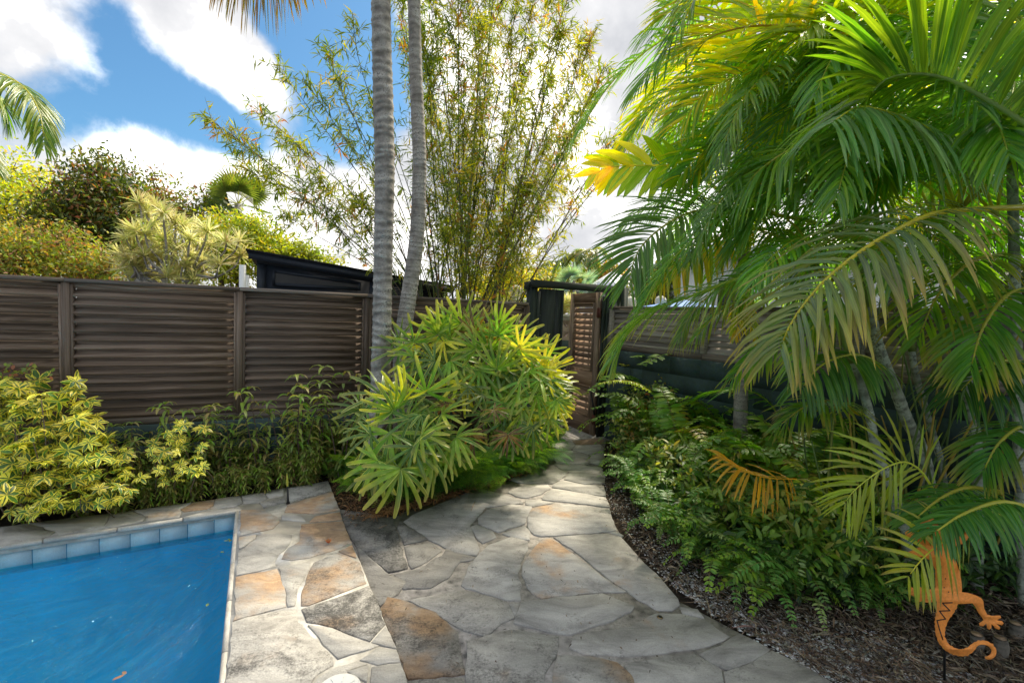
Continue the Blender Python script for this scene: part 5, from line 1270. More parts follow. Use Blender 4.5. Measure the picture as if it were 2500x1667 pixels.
for i, (x, y) in enumerate(((1590, 1130), (1650, 1170), (1720, 1210), (1800, 1260), (1880, 1300), (1960, 1340), (1540, 1110), (1700, 1150), (1780, 1180), (1860, 1210), (1950, 1260), (2030, 1300))):
    P = gr(x, y); fern(P, 'mid sized sword fern in the middle of the bank, ' + ORD[i], 24, rng.uniform(1.0, 1.3), (0, 1, 2, 3, 4), (-.1, .9), .06)
for i, (x, y) in enumerate(((1620, 1080), (1690, 1095), (1770, 1120), (1850, 1130), (1930, 1160), (2020, 1200), (1560, 1080))):
    P = gr(x, y); fern(P, 'tall sword fern in the back row along the dark wall, ' + ORD[i], 28, rng.uniform(1.45, 1.85), (0, 2, 3, 3, 4), (.1, 1.05), .16)
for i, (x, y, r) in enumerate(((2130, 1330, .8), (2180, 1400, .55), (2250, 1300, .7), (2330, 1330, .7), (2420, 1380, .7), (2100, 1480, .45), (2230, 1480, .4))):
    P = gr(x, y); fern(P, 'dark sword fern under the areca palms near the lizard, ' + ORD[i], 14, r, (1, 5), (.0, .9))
# single fern frond reaching left in front of the gate wall
ff = thing('fern_frond', W(1590, 955, 4.5), 'single yellow green fern frond reaching left over the dark block wall', 'fern')
wp(frond_mb([W(1590, 955, 4.5), W(1555, 934, 4.45), W(1510, 927, 4.4), W(1462, 934, 4.35)], 30, .055, .006, .3, [(.30, .34, .04), (.22, .28, .03)], sweep=(88, 75), vee=-30, start=.02, rr=(.003, .001), prof='oval', peak=.3), 'blade', M['fern'], ff)

# glossy oval-leaved undergrowth
def leafy_clump(name, label, cat, group, ctrs, n, size, cols, mat='leaf', prof='oval', wr=.3, up=.8, dr=.3, spread=.12, tip=None):
    c0 = ctrs[0][0]; t = thing(name, (c0[0], c0[1], 0), label, cat, group); mb = MB(); sb = MB()
    for c, r, q in ctrs:
        K_ = max(1, int(n * q / 9)); u = nrm(rng.normal(size=(K_, 3))) * rng.random((K_, 1)) ** .4; cc = c + u * r
        cc[:, 2] = np.maximum(cc[:, 2], .03); P = np.repeat(cc, 9, 0) + rng.normal(0, spread * .4, (K_ * 9, 3)); P[:, 2] = np.maximum(P[:, 2], .015)
        D = nrm(rng.normal(size=P.shape) + [0, 0, .1]); leaves(mb, P, D, nrm(rng.normal(size=P.shape) * .4 + [0, -.25, up]), size * rng.uniform(.6, 1.15, len(P)), size * wr * .5, prof, dr, .25, np.repeat(pick(cols, K_, a=.25), 9, 0) * vary(1, len(P), .2), tip=tip)
        for k in range(min(K_, 26)): b = np.array([c[0] + rng.normal(0, .1), c[1] + rng.normal(0, .1), 0.]); sb.tube(spline([b, (b + cc[k]) / 2 + rng.normal(0, .04, 3), cc[k]], 5), np.linspace(.005, .0015, 5), 4, (.09, .06, .04), cap=False)
    wp(mb, 'foliage', M[mat], t)['kind'] = 'stuff'; wp(sb, 'branches', M['stem'], t)['kind'] = 'stuff'; return t
def gz(x, y, z): p = gr(x, y); p[2] = z; return p
UG = [(.07, .15, .025), (.12, .2, .03), (.18, .25, .06), (.05, .11, .03), (.24, .24, .06)]
leafy_clump('leafy_shrub', 'small leaved olive and cream shrub spilling over the path edge by the gate', 'shrub', 'undergrowth right of the path',
            [(gz(1545, 1130, .28), .26, .3), (gz(1600, 1120, .55), .34, .4), (gz(1560, 1100, .5), .28, .3)], 2600, .055, [(.14, .2, .05), (.30, .32, .13), (.09, .15, .035), (.42, .42, .22), (.3, .2, .07)], wr=.45)
leafy_clump('leafy_shrub', 'glossy mid green shrub in the middle of the fern bank', 'shrub', 'undergrowth right of the path',
            [(gz(1640, 1220, .3), .26, .3), (gz(1720, 1290, .28), .26, .35), (gz(1800, 1340, .28), .28, .35)], 1900, .085, UG)
leafy_clump('leafy_shrub', 'glossy dark green shrub at the foot of the palm stems beside the orange lizard', 'shrub', 'undergrowth right of the path',
            [(gz(1900, 1400, .25), .28, .35), (gz(2000, 1430, .3), .28, .35), (gz(2080, 1440, .22), .22, .3)], 1700, .085, UG)
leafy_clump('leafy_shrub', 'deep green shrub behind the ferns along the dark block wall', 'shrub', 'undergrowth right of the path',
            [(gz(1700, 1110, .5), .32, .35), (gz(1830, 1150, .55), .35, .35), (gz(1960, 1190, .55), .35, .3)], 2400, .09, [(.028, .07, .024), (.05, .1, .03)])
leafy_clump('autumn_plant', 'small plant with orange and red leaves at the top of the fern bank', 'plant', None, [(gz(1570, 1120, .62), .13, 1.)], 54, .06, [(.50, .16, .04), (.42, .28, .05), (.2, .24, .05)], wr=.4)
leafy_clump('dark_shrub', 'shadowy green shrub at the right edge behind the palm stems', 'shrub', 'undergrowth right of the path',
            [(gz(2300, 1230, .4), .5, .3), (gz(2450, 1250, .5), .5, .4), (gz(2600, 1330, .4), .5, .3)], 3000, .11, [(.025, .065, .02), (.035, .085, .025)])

# ================================================================== ARECA PALMS at the right
def areca(label, stem_px, dep, rad, seed=0, gap=(.07, .11), base_px=None):
    b = ground_pt(stem_px[0][0], dep); b[2] = 0
    t = thing('areca_palm', b, label, 'palm', 'areca palms crowding the right side')
    pts = [b + [0, 0, -.03]] + [W(x, y, dep) for x, y in stem_px[1:]]
    wp(ringed_trunk(pts, rad, gap, 16, .06, .6, (.85, .98, .88), light=.8), 'trunk', M['trunk'], t, True)
    top = pts[-1]; d = nrm(pts[-1] - pts[-2]); sh = [top - d * .02, top + d * .15, top + d * .35, top + d * .5]
    mb = MB(); mb.tube(spline(sh, 8), np.array([1.12, 1.15, 1.05, .95, .85, .7, .55, .4]) * rad[-1], 12, [(.18, .24, .05)] * 8); wp(mb, 'crownshaft', M['stem'], t, True)
    return t, top + d * .45
AGm = []
def garch(L, rise, fall, n, lw, cols, L2=.4, droop=.9, **k):
    p = [(0, 0, 0), (0, L * .22, rise * .8), (0, L * .52, rise), (0, L * .82, rise - fall * .45), (0, L, rise - fall)]
    return frond_mb(p, n, L2, lw, droop, cols, rr=(.012, .003), **k)
for k in range(7):
    cols = [AG, AG, AB, AG, AY, AG, AB][k]
    me = garch(1.5 + .1 * (k % 3), .75 - .1 * (k % 4), .5 + .18 * (k % 3), 62, .0098, cols, .50, .5 + .2 * (k % 2), vee=10 + 5 * (k % 3), rcol=(.30, .27, .05)).mesh('frond', True); me.materials.append(M['areca']); AGm.append(me)
def add_fronds(t, c, azs, scale=1.0, kinds=(0, 1, 3, 5, 2), tilt=(0, 0), jitter=10):
    for a in azs:
        o = link('frond', AGm[int(rng.choice(kinds))], t, c - np.array(t.location)); o.rotation_euler = (R_(rng.uniform(*tilt)) if tilt != (0, 0) else 0, rng.normal(0, .12), -R_(a + rng.uniform(-jitter, jitter))); o.scale = (scale * rng.uniform(.88, 1.12),) * 3
A1, c_1 = areca('leaning areca palm with the stoutest pale ringed stem, left of the others', [(2285, 1400), (2267, 1180), (2248, 1090), (2217, 1030), (2187, 953), (2156, 876), (2137, 815), (2122, 740)], 2.95, [.035, .034, .033, .032, .030, .027])
A2, c_2 = areca('thinner leaning areca palm whose ringed stem rises left of the orange lizard', [(2225, 1420), (2213, 1316), (2194, 1251), (2175, 1182), (2152, 1129), (2133, 1068), (2118, 991), (2080, 876)], 2.75, [.028, .027, .025, .022])
A3, c_3 = areca('slim areca palm stem between the stout leaning one and the upright one', [(2330, 1300), (2300, 1150), (2286, 1087), (2263, 1010), (2236, 915), (2225, 850)], 3.15, [.022, .020, .019])
A4, c_4 = areca('upright areca palm with a straight pale ringed stem near the right edge', [(2385, 1500), (2386, 1316), (2389, 1182), (2382, 1068), (2366, 972), (2353, 864), (2346, 690)], 2.85, [.031, .029, .027, .026])
A5, c_5 = areca('areca palm half hidden behind the upright one near the right edge', [(2370, 1300), (2362, 1140), (2343, 990), (2324, 876), (2312, 700), (2305, 560)], 3.4, [.026, .025, .024])
A6, c_6 = areca('areca palm cut by the right edge of the picture', [(2500, 1560), (2494, 1250), (2489, 1144), (2484, 950), (2478, 700), (2470, 380)], 2.7, [.026, .025, .024])
A7, c_7 = areca('tall areca palm at the back whose sunlit crown fills the upper right sky', [(2160, 1180), (2140, 900), (2100, 600), (2050, 330)], 3.9, [.028, .027, .025])
A8, c_8 = areca('tall areca palm behind, its yellow backlit fronds left of the others against the sky', [(2000, 1120), (1990, 900), (1960, 650), (1930, 420)], 4.3, [.027, .026, .024])
add_fronds(A1, c_1, (250, 290, 330, 20, 70, 120, 170, 215), .8)
add_fronds(A2, c_2, (230, 270, 310, 10, 90, 190), .62)
add_fronds(A3, c_3, (240, 300, 0, 60, 150), .65)
add_fronds(A4, c_4, (220, 260, 300, 350, 45, 90, 140, 180), .9)
add_fronds(A5, c_5, (200, 250, 290, 330, 30, 80, 130), 1.0)
add_fronds(A6, c_6, (230, 265, 300, 340, 30, 90, 150), 1.0)
add_fronds(A7, c_7, (200, 235, 270, 300, 335, 10, 50, 90, 140), 1.1, (0, 1, 3, 5, 4))
add_fronds(A8, c_8, (205, 240, 265, 290, 320, 350, 30, 80, 130), 1.05, (4, 4, 3, 5, 4))
add_fronds(A7, c_7 - [0, 0, .5], (180, 215, 250, 285, 320), 1.0, (0, 1, 2, 3))
add_fronds(A8, c_8 - [0, 0, .45], (190, 225, 255, 280, 310), .95, (0, 1, 4, 3))
add_fronds(A5, c_5 - [0, 0, .4], (190, 225, 265, 300), .85)
add_fronds(A1, c_1 + [0, .2, .5], (240, 275, 310, 190, 0), .8)
add_fronds(A6, c_6 - [0, 0, .8], (220, 250, 290, 325), .8)
add_fronds(A3, c_3 + [0, 0, .9], (230, 260, 290, 320, 200), .85)
# lower leaning yellow leaf stalks and young shoots
mb = MB()
for k in range(90):
    P = gr(rng.uniform(1980, 2560), rng.uniform(1230, 1420)); e = P + np.array([rng.normal(-.12, .28), rng.normal(0, .25), rng.uniform(.8, 1.9)]); mb.tube(spline([P, (P + e) / 2 + rng.normal(0, .05, 3), e], 8), np.linspace(.009, .004, 8), 5, [(.34, .24, .04), (.20, .22, .04), (.10, .16, .04)][rng.integers(3)])
wp(mb, 'leaf_stalks', M['stem'], A4)['kind'] = 'stuff'

HERO = []
def hero(par, px, n, L, w, label=None, split=False, **k):
    """traced frond: (px, py, depth)"""
    pts = [W(*p) for p in px]; lst = [] if split else None
    mb = frond_mb(pts, n, L, w, mbs=lst, **k); o = wp(mb, 'frond', M['areca'], par)
    off = np.array(par.location)
    if split:
        for m1 in lst: m1.v = [v - off for v in m1.v]; m1.build('leaflet', M['areca'], o, smooth=True)
    if label: o['label'] = label
    return o
ycol = (.36, .29, .05)
hero(A6, [(2560, 345, 1.75), (2500, 300, 1.8), (2420, 250, 1.85), (2320, 195, 1.9), (2235, 180, 1.95), (2160, 195, 2.0), (2120, 240, 2.0)], 58, .60, .0140, split=True, droop=.38, cols=[(.085, .165, .02), (.12, .20, .022), (.07, .14, .02)], sweep=(85, 45), vee=40, up=(0.3, .1, 1), rr=(.013, .004), rcol=(.05, .08, .03), start=.03)
hero(A5, [(2420, 420, 2.4), (2330, 350, 2.3), (2240, 300, 2.2), (2150, 268, 2.1), (2090, 262, 2.05), (2030, 300, 2.0)], 46, .50, .0115, split=True, droop=.95, cols=AB, sweep=(88, 60), vee=-12, up=(0, -.5, 1), rr=(.010, .003), start=.06)
hero(A8, [(2000, 545, 3.4), (1878, 520, 3.3), (1782, 512, 3.2), (1719, 512, 3.15), (1671, 523, 3.1), (1623, 549, 3.05), (1575, 590, 3.0), (1550, 630, 3.0), (1538, 680, 3.0)], 70, .52, .0098, split=True, droop=.55, cols=[(.05, .13, .02), (.08, .17, .022)], sweep=(80, 30), vee=16, up=(-.2, -.7, .8), rcol=(.25, .22, .05), start=.12)
hero(A8, [(1760, 470, 3.7), (1700, 420, 3.65), (1642, 405, 3.6), (1591, 403, 3.6), (1543, 404, 3.6), (1496, 407, 3.6), (1448, 424, 3.6)], 15, .36, .036, droop=.35, cols=AY, sweep=(62, 28), vee=4, up=(0, -1, .15), rcol=(.5, .4, .08), start=.15, prof='blade')
hero(A8, [(1900, 560, 3.9), (1800, 560, 3.8), (1720, 600, 3.7), (1650, 640, 3.6), (1600, 690, 3.6)], 34, .38, .0145, droop=.9, cols=[(.34, .30, .03), (.40, .28, .04), (.18, .22, .03)], sweep=(75, 35), vee=-30, up=(0, -.4, 1), start=.15)
hero(A1, [(2080, 620, 2.6), (1950, 640, 2.6), (1800, 680, 2.7), (1680, 725, 2.85), (1600, 755, 3.0), (1540, 800, 3.1), (1500, 870, 3.15)], 66, .50, .0088, droop=.7, cols=AB + AG[:2], sweep=(68, 22), vee=14, up=(0, -.3, 1), rcol=(.3, .3, .08), start=.15, tip=(.26, .24, .05))
hero(A4, [(2520, 505, 2.1), (2380, 510, 2.05), (2280, 520, 2.0), (2200, 555, 1.95), (2120, 600, 1.95), (2040, 660, 1.95), (1980, 720, 1.95), (1930, 790, 1.95), (1905, 850, 1.95)], 52, .50, .0100, split=True, droop=1.0, cols=[(.12, .16, .07), (.16, .19, .06), (.10, .15, .09)], sweep=(80, 48), vee=22, up=(-.2, -.4, 1), rcol=(.4, .3, .05), start=.14, tip=(.30, .22, .05))
hero(A2, [(2290, 1213, 2.35), (2252, 1152, 2.35), (2217, 1128, 2.35), (2187, 1130, 2.33), (2148, 1148, 2.3), (2110, 1175, 2.28), (2080, 1202, 2.25), (2064, 1225, 2.23)], 25, .34, .0085, split=True, droop=.35, cols=[(.22, .27, .03), (.26, .32, .05)], sweep=(70, 30), vee=0, up=(.25, -1, .35), rr=(.006, .002), rcol=(.35, .32, .08), start=.04, prof='blade')
hero(A4, [(2400, 1290, 2.25), (2334, 1306, 2.1), (2283, 1335, 2.0), (2247, 1368, 1.95), (2218, 1405, 1.93)], 16, .25, .0085, droop=.35, cols=[(.28, .29, .03), (.20, .25, .03)], sweep=(75, 45), vee=-5, up=(.1, -1, .4), rr=(.005, .002), rcol=(.42, .34, .05), start=.12, tip=(.16, .11, .04))
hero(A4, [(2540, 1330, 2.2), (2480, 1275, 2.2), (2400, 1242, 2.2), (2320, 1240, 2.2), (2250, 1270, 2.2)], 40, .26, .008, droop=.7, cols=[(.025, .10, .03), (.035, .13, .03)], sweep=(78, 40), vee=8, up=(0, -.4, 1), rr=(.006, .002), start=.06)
hero(A1, [(1945, 1168, 3.0), (1880, 1166, 2.95), (1820, 1150, 2.9), (1760, 1115, 2.9)], 17, .27, .009, droop=.45, cols=[(.5, .24, .03), (.42, .22, .04)], sweep=(75, 40), vee=-20, up=(0, -.6, 1), rr=(.004, .002), rcol=(.5, .25, .03), start=.05, label='dried orange frond')
hero(A1, [(2160, 900, 2.8), (2110, 870, 2.7), (2060, 868, 2.65), (2000, 895, 2.6), (1955, 950, 2.6)], 34, .36, .012, droop=1.1, cols=[(.07, .16, .03), (.05, .13, .03)], sweep=(80, 50), vee=5, up=(0, -.3, 1), start=.08)
hero(A2, [(2060, 760, 3.0), (1960, 790, 3.0), (1860, 850, 3.0), (1790, 920, 3.0)], 36, .34, .012, droop=.9, cols=AG, sweep=(75, 40), vee=8, start=.1, tip=(.3, .26, .05))
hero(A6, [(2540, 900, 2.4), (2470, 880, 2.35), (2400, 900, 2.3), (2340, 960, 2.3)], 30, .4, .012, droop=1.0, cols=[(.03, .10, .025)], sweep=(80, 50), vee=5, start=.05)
MIX = AG + AB[:2] + [(.26, .30, .04)]
for (q, nn, LL, cc) in (([(2300, 640, 2.7), (2200, 640, 2.65), (2080, 700, 2.6), (1990, 790, 2.6), (1930, 890, 2.6)], 50, .40, MIX), ([(2450, 620, 2.5), (2370, 640, 2.45), (2290, 720, 2.4), (2240, 830, 2.4)], 44, .40, AG), ([(2540, 700, 2.2), (2460, 720, 2.2), (2400, 800, 2.15), (2370, 900, 2.15)], 44, .36, [(.05, .17, .03), (.08, .2, .03)]),
                        ([(2000, 640, 3.4), (1900, 640, 3.4), (1790, 680, 3.4), (1700, 750, 3.4), (1660, 820, 3.4)], 54, .40, AB + AG), ([(1950, 720, 3.6), (1850, 720, 3.6), (1760, 760, 3.6), (1690, 830, 3.6)], 46, .34, AY[:1] + AG),
                        ([(2560, 1060, 2.2), (2500, 1040, 2.2), (2440, 1080, 2.15), (2400, 1150, 2.15)], 34, .30, [(.05, .16, .03)]),
                        ([(2100, 1010, 2.9), (2040, 980, 2.85), (1970, 990, 2.8), (1900, 1040, 2.8)], 38, .30, AG)):
    hero(A5 if q[0][0] > 2200 else A7, q, nn, LL, .0085, droop=.75, cols=cc, sweep=(76, 34), vee=8, start=.08, rcol=(.34, .28, .05), tip=(.26, .2, .05))
# backlit yellow crown, upper left of the clump
hero(A7, [(2080, 140, 2.9), (1996, 95, 2.9), (1930, 68, 2.9), (1850, 62, 2.9), (1760, 80, 2.95), (1690, 120, 3.)], 56, .55, .0120, droop=.3, cols=AY, sweep=(85, 40), vee=25, up=(0, -.6, .8), rcol=(.3, .16, .08), start=.05)
hero(A7, [(2100, 250, 3.1), (2000, 190, 3.1), (1900, 170, 3.1), (1800, 185, 3.1), (1720, 230, 3.1), (1670, 290, 3.15)], 58, .50, .0105, droop=.4, cols=AY + AG[:1], sweep=(80, 35), vee=20, up=(0, -.6, .8), start=.05)
hero(A7, [(2000, 60, 3.4), (1900, 0, 3.4), (1800, -30, 3.4), (1700, -20, 3.4), (1640, 30, 3.45)], 52, .55, .0115, droop=.5, cols=AY, sweep=(80, 35), vee=15, up=(0, -.6, .8), start=.05)
hero(A7, [(2260, 60, 2.6), (2150, 20, 2.6), (2040, 30, 2.6), (1960, 80, 2.6)], 54, .55, .012, droop=.35, cols=[(.18, .26, .02), (.3, .34, .02)], sweep=(85, 45), vee=30, up=(0, -.6, .8), start=.05)
hero(A8, [(2000, 380, 3.5), (1900, 330, 3.5), (1800, 330, 3.5), (1720, 370, 3.5), (1660, 430, 3.5)], 58, .5, .0105, droop=.5, cols=AG + AY[:2], sweep=(80, 35), vee=20, up=(0, -.6, .8), start=.05)
hero(A5, [(2120, 330, 2.5), (2020, 330, 2.5), (1920, 370, 2.5), (1840, 430, 2.55), (1790, 500, 2.6)], 56, .5, .0100, droop=.75, cols=AG, sweep=(78, 35), vee=12, up=(0, -.3, 1), start=.05)
hero(A1, [(2180, 420, 2.6), (2060, 420, 2.6), (1940, 450, 2.6), (1850, 520, 2.65), (1780, 610, 2.7)], 60, .52, .0100, droop=.7, cols=AB + AG, sweep=(76, 32), vee=12, start=.05)
hero(A6, [(2540, 150, 2.0), (2500, 60, 2.1), (2440, 0, 2.2), (2350, -30, 2.3)], 50, .6, .0130, droop=.35, cols=[(.10, .18, .02)], sweep=(85, 50), vee=30, start=.05)

hero(A8, [(1860, 430, 3.3), (1842, 300, 3.3), (1810, 160, 3.3), (1765, 40, 3.3), (1700, -60, 3.3)], 34, .42, .019, droop=.3, cols=[(.55, .50, .03), (.40, .44, .02), (.6, .46, .03)], sweep=(80, 45), vee=8, up=(0, -1, .1), start=.1)
hero(A7, [(1990, 380, 3.2), (1960, 260, 3.2), (1910, 130, 3.2), (1850, 20, 3.2), (1790, -60, 3.2)], 40, .5, .016, droop=.35, cols=[(.45, .46, .03), (.28, .38, .02)], sweep=(80, 45), vee=10, up=(0, -1, .1), start=.1)
for k in range(56):                                 # low young fronds round the stems, hiding the wall
    par = (A1, A2, A3, A4, A5, A6)[k % 6]; P = gr(rng.uniform(1900, 2600), rng.uniform(1130, 1225)); P[2] = rng.uniform(.15, 1.6)
    o = link('frond', AGm[int(rng.choice([0, 1, 3, 5]))], par, P - np.array(par.location)); o.rotation_euler = (rng.uniform(-.1, .7), rng.normal(0, .2), rng.uniform(0, 6.28)); o.scale = (rng.uniform(.4, .62),) * 3
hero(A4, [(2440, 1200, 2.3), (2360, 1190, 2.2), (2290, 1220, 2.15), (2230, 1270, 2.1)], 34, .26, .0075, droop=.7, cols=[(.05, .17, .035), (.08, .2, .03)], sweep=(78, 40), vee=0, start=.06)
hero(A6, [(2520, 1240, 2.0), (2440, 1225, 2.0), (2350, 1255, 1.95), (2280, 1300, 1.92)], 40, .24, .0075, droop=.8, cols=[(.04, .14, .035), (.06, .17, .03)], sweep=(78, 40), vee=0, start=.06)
# slim grey palm at the back fence
D9 = 4.15; b9 = ground_pt(1805, D9); b9[2] = 0
t9 = thing('palm_sapling', b9, 'slim grey palm trunk in front of the grey louvered fence with yellow leaf tufts', 'palm tree')
wp(ringed_trunk([b9, W(1808, 1000, D9), W(1812, 900, D9), (W(1813, 800, D9)), W(1815, 700, D9), W(1816, 560, D9)], [.062, .058, .055, .052, .05, .048], (.05, .08), 14, .03, .3, (.6, .58, .55)), 'trunk', M['trunk'], t9, True)
c9 = W(1816, 560, D9)
for a in (30, 100, 160, 230, 290, 340): add_fronds(t9, c9, (a,), .75, (0, 4, 3))
hero(t9, [(1815, 720, 4.1), (1822, 760, 4.0), (1835, 800, 3.95), (1840, 840, 3.95)], 14, .2, .012, droop=1.1, cols=AY, start=.05)
hero(t9, [(1815, 730, 4.1), (1805, 770, 4.0), (1795, 820, 3.95)], 12, .18, .012, droop=1.1, cols=AY, start=.05)

# ================================================================== ORANGE METAL LIZARD
gx = [(1395,1385),(1400,1405),(1440,1405),(1470,1380),(1475,1340),(1450,1300),(1400,1275),(1350,1275),(1310,1295),(1280,1320),(1240,1335),(1200,1330),(1150,1300),(1125,1250),(1130,1190),(1150,1140),(1180,1100),(1205,1060),(1215,1030),(1260,1030),(1310,1025),(1330,1050),(1350,1090),(1375,1120),(1385,1140),(1355,1160),(1360,1180),(1385,1180),(1405,1160),(1410,1195),(1425,1205),(1440,1190),(1440,1165),(1465,1195),(1490,1205),(1500,1190),(1475,1165),(1510,1175),(1523,1160),(1510,1145),(1475,1140),(1505,1125),(1500,1108),(1480,1108),(1440,1110),(1410,1100),(1390,1060),(1385,1010),(1370,990),(1330,970),(1280,955),(1240,950),(1240,900),(1230,830),(1200,740),(1170,680),(1200,640),(1260,620),(1300,560),(1330,560),(1320,530),(1280,520),(1240,570),(1180,590),(1140,590),(1115,560),(1100,500),(1050,455),(1000,440),(965,460),(955,510),(985,560),(940,560),(880,535),(855,545),(862,580),(930,610),(965,640),(905,668),(850,690),(852,712),(905,722),(980,712),(1030,740),(1060,800),(1060,880),(1060,925),(1020,932),(980,925),(950,912),(915,925),(900,915),(880,925),(892,945),(882,962),(905,975),(925,985),(925,1005),(945,1020),(972,1010),(1000,1022),(1040,1018),(1072,1012),(1065,1080),(1055,1150),(1060,1230),(1080,1290),(1120,1340),(1170,1370),(1230,1385),(1280,1380),(1320,1350),(1350,1310),(1390,1305),(1425,1320),(1440,1350),(1425,1375)]
GD_ = 2.06; gbase = ground_pt(2307, GD_); gbase[2] = 0
lz = thing('lizard_ornament', gbase, 'flat orange metal lizard ornament with curled tail standing on a rod under the palms', 'ornament')
gxs = []
for i in range(len(gx)):
    a, b = np.array(gx[i], float), np.array(gx[(i + 1) % len(gx)], float); L = np.linalg.norm(b - a); k = max(1, int(L / 14))
    tail = a[1] > 1040 and a[0] < 1300 or a[1] > 1250
    for j in range(k):
        q = a + (b - a) * j / k; t_ = (b - a) / (L + 1e-6); gxs.append(q + np.array([t_[1], -t_[0]]) * ((2.6 if (len(gxs) % 2) else -1.2) if tail else 0))
def gp(x, y, off=0.): return W(1900 + x / 2.765, 1100 + y / 2.765, GD_ - off)
import mathutils.geometry as mg
front = [gp(x, y, .002) for x, y in gxs]; backp = [gp(x, y, -.002) for x, y in gxs]; k = len(gxs)
tri = mg.tessellate_polygon([[Vector((x, -y, 0)) for x, y in gxs]])
mb = MB(); mb.add(front + backp, [tuple(t) for t in tri] + [tuple(i + k for i in t[::-1]) for t in tri] + [(i, i + k, (i + 1) % k + k, (i + 1) % k) for i in range(k)])
wp(mb, 'body', M['orange'], lz)
zz = [(1175,1022),(1108,1024),(1160,1076),(1088,1078),(1130,1132),(1072,1142),(1088,1200),(1112,1272)]
mb = MB()
for (x0, y0), (x1, y1) in zip(zz[:-1], zz[1:]):
    d = nrm(np.array([x1 - x0, y1 - y0], float)); n_ = np.array([-d[1], d[0]]) * 3.6; e = d * 2
    q = [(x0 - e[0] + n_[0], y0 - e[1] + n_[1]), (x0 - e[0] - n_[0], y0 - e[1] - n_[1]), (x1 + e[0] - n_[0], y1 + e[1] - n_[1]), (x1 + e[0] + n_[0], y1 + e[1] + n_[1])]
    mb.add([gp(a, b, .0032) for a, b in q] + [gp(a, b, .0022) for a, b in q], [(0, 1, 2, 3), (0, 4, 5, 1), (1, 5, 6, 2), (2, 6, 7, 3), (3, 7, 4, 0)])
for x, y in ((1080, 830), (1100, 780), (1130, 860), (1160, 800), (1170, 900), (1120, 920), (1150, 950), (1090, 880), (1140, 740), (1100, 980)):
    q = [(x + 4.5 * math.cos(t), y + 4.5 * math.sin(t)) for t in np.arange(6) * 1.047]; mb.add([gp(a, b, .0033) for a, b in q] + [gp(a, b, .0022) for a, b in q], [(0, 1, 2, 3, 4, 5)] + [(i, (i + 1) % 6, 6 + (i + 1) % 6, 6 + i) for i in range(6)])
wp(mb, 'cut_pattern', M['black'], lz)
mb = MB(); mb.tube([gbase + [0, 0, -.02], gp(1122, 1300, -.008), gp(1130, 900, -.008)], .005, 6); wp(mb, 'rod', M['black'], lz)

# ================================================================== GROUND LITTER, GRAVEL, SMALL THINGS
def inpoly_pts(polypx, n, z=.004): return np.array([[*gr(x, y)[:2], z] for x, y in fill_poly(polypx, n)])
def strips(name, P, L, w, cols, lift=.25, z=.0):
    mb = MB(); n = len(P); a = rng.random(n) * 6.28; D = np.column_stack([np.cos(a), np.sin(a), rng.normal(0, lift, n)])
    P = P + [0, 0, z]; P[:, 2] += rng.random(n) * .02 + np.abs(D[:, 2]) * L * .25
    leaves(mb, P, D, nrm(rng.normal(0, .4, (n, 3)) + [0, 0, 1]), L * rng.uniform(.4, 1.3, n), w * rng.uniform(.6, 1.5, n), 'tiny', .25, .2, pick(cols, n, a=.35)); return mb
RB_ = [(1466, 1090), (1486, 1240), (1544, 1334), (1624, 1424), (1734, 1504), (1884, 1588), (2040, 1676), (2700, 1900), (2560, 1380), (2100, 1300), (1800, 1200), (1560, 1090)]
MC = [(.13, .085, .055), (.20, .14, .095), (.08, .055, .04), (.30, .24, .17), (.17, .15, .125), (.055, .042, .034)]
tag(strips('mulch', inpoly_pts(RB_, 19000), .055, .0035, MC, z=.012).build('mulch', M['twig']), 'brown leaf mulch and twigs covering the bed right of the path', 'mulch', kind='stuff')
tag(strips('mulch', inpoly_pts(RB_, 900), .16, .004, MC, lift=.15, z=.02).build('fallen_stalks', M['twig']), 'long dry fallen stalks lying on the bed under the ferns', 'dry stalks', kind='stuff')
GP_ = [(1468, 1150), (1486, 1240), (1546, 1334), (1626, 1428), (1736, 1508), (1886, 1598), (2040, 1676), (2400, 1900), (2560, 1800), (2200, 1560), (1950, 1500), (1780, 1440), (1650, 1340), (1560, 1240), (1520, 1180)]
tag(pebbles('pebbles', np.concatenate([inpoly_pts([(1640, 1440), (1760, 1512), (1900, 1598), (2040, 1676), (2200, 1700), (2100, 1600), (1900, 1540), (1760, 1470), (1660, 1400)], 2600), inpoly_pts(GP_, 6000), inpoly_pts([(1900, 1580), (2060, 1668), (2400, 1900), (2560, 1800), (2350, 1640), (2100, 1560)], 4200)]), .0062, [(.60, .60, .58), (.36, .35, .33), (.74, .74, .72), (.16, .15, .14)], z=.017).build('pebbles', M['gravel_attr']), 'fine white and grey gravel scattered along the path edge in the right bed', 'gravel', kind='stuff')
for (x, y, r, c) in ((1912,1588,17,(.45,.33,.25)),(1935,1578,15,(.5,.4,.3)),(1955,1605,18,(.6,.55,.5)),(1975,1618,16,(.55,.45,.38)),(1958,1628,19,(.5,.48,.45)),(1985,1635,15,(.62,.6,.55)),(1998,1640,14,(.5,.42,.35)),(1925,1562,14,(.5,.4,.33)),(2005,1610,12,(.42,.3,.22)),(1940,1597,11,(.6,.55,.48)),(2065,1652,16,(.7,.7,.7)),(2322,1657,20,(.6,.6,.6)),(2140,1618,11,(.55,.55,.52)),(2210,1560,9,(.6,.6,.58)),(1900,1560,12,(.48,.4,.32)),(2250,1628,8,(.5,.45,.3))):
    P = gr(x, y); mb = pebbles('pebble', np.array([[0, 0, 0.]]), r * P[1] / 1111 * .62, [c], 0.0); mb.v[0][:, 2] += .014
    tag(mb.build('pebble', M['gravel_attr'], loc=(P[0], P[1], 0)), 'smooth pale pebble at the path edge in the lower right bed', 'pebble', 'loose pebbles near the lizard')
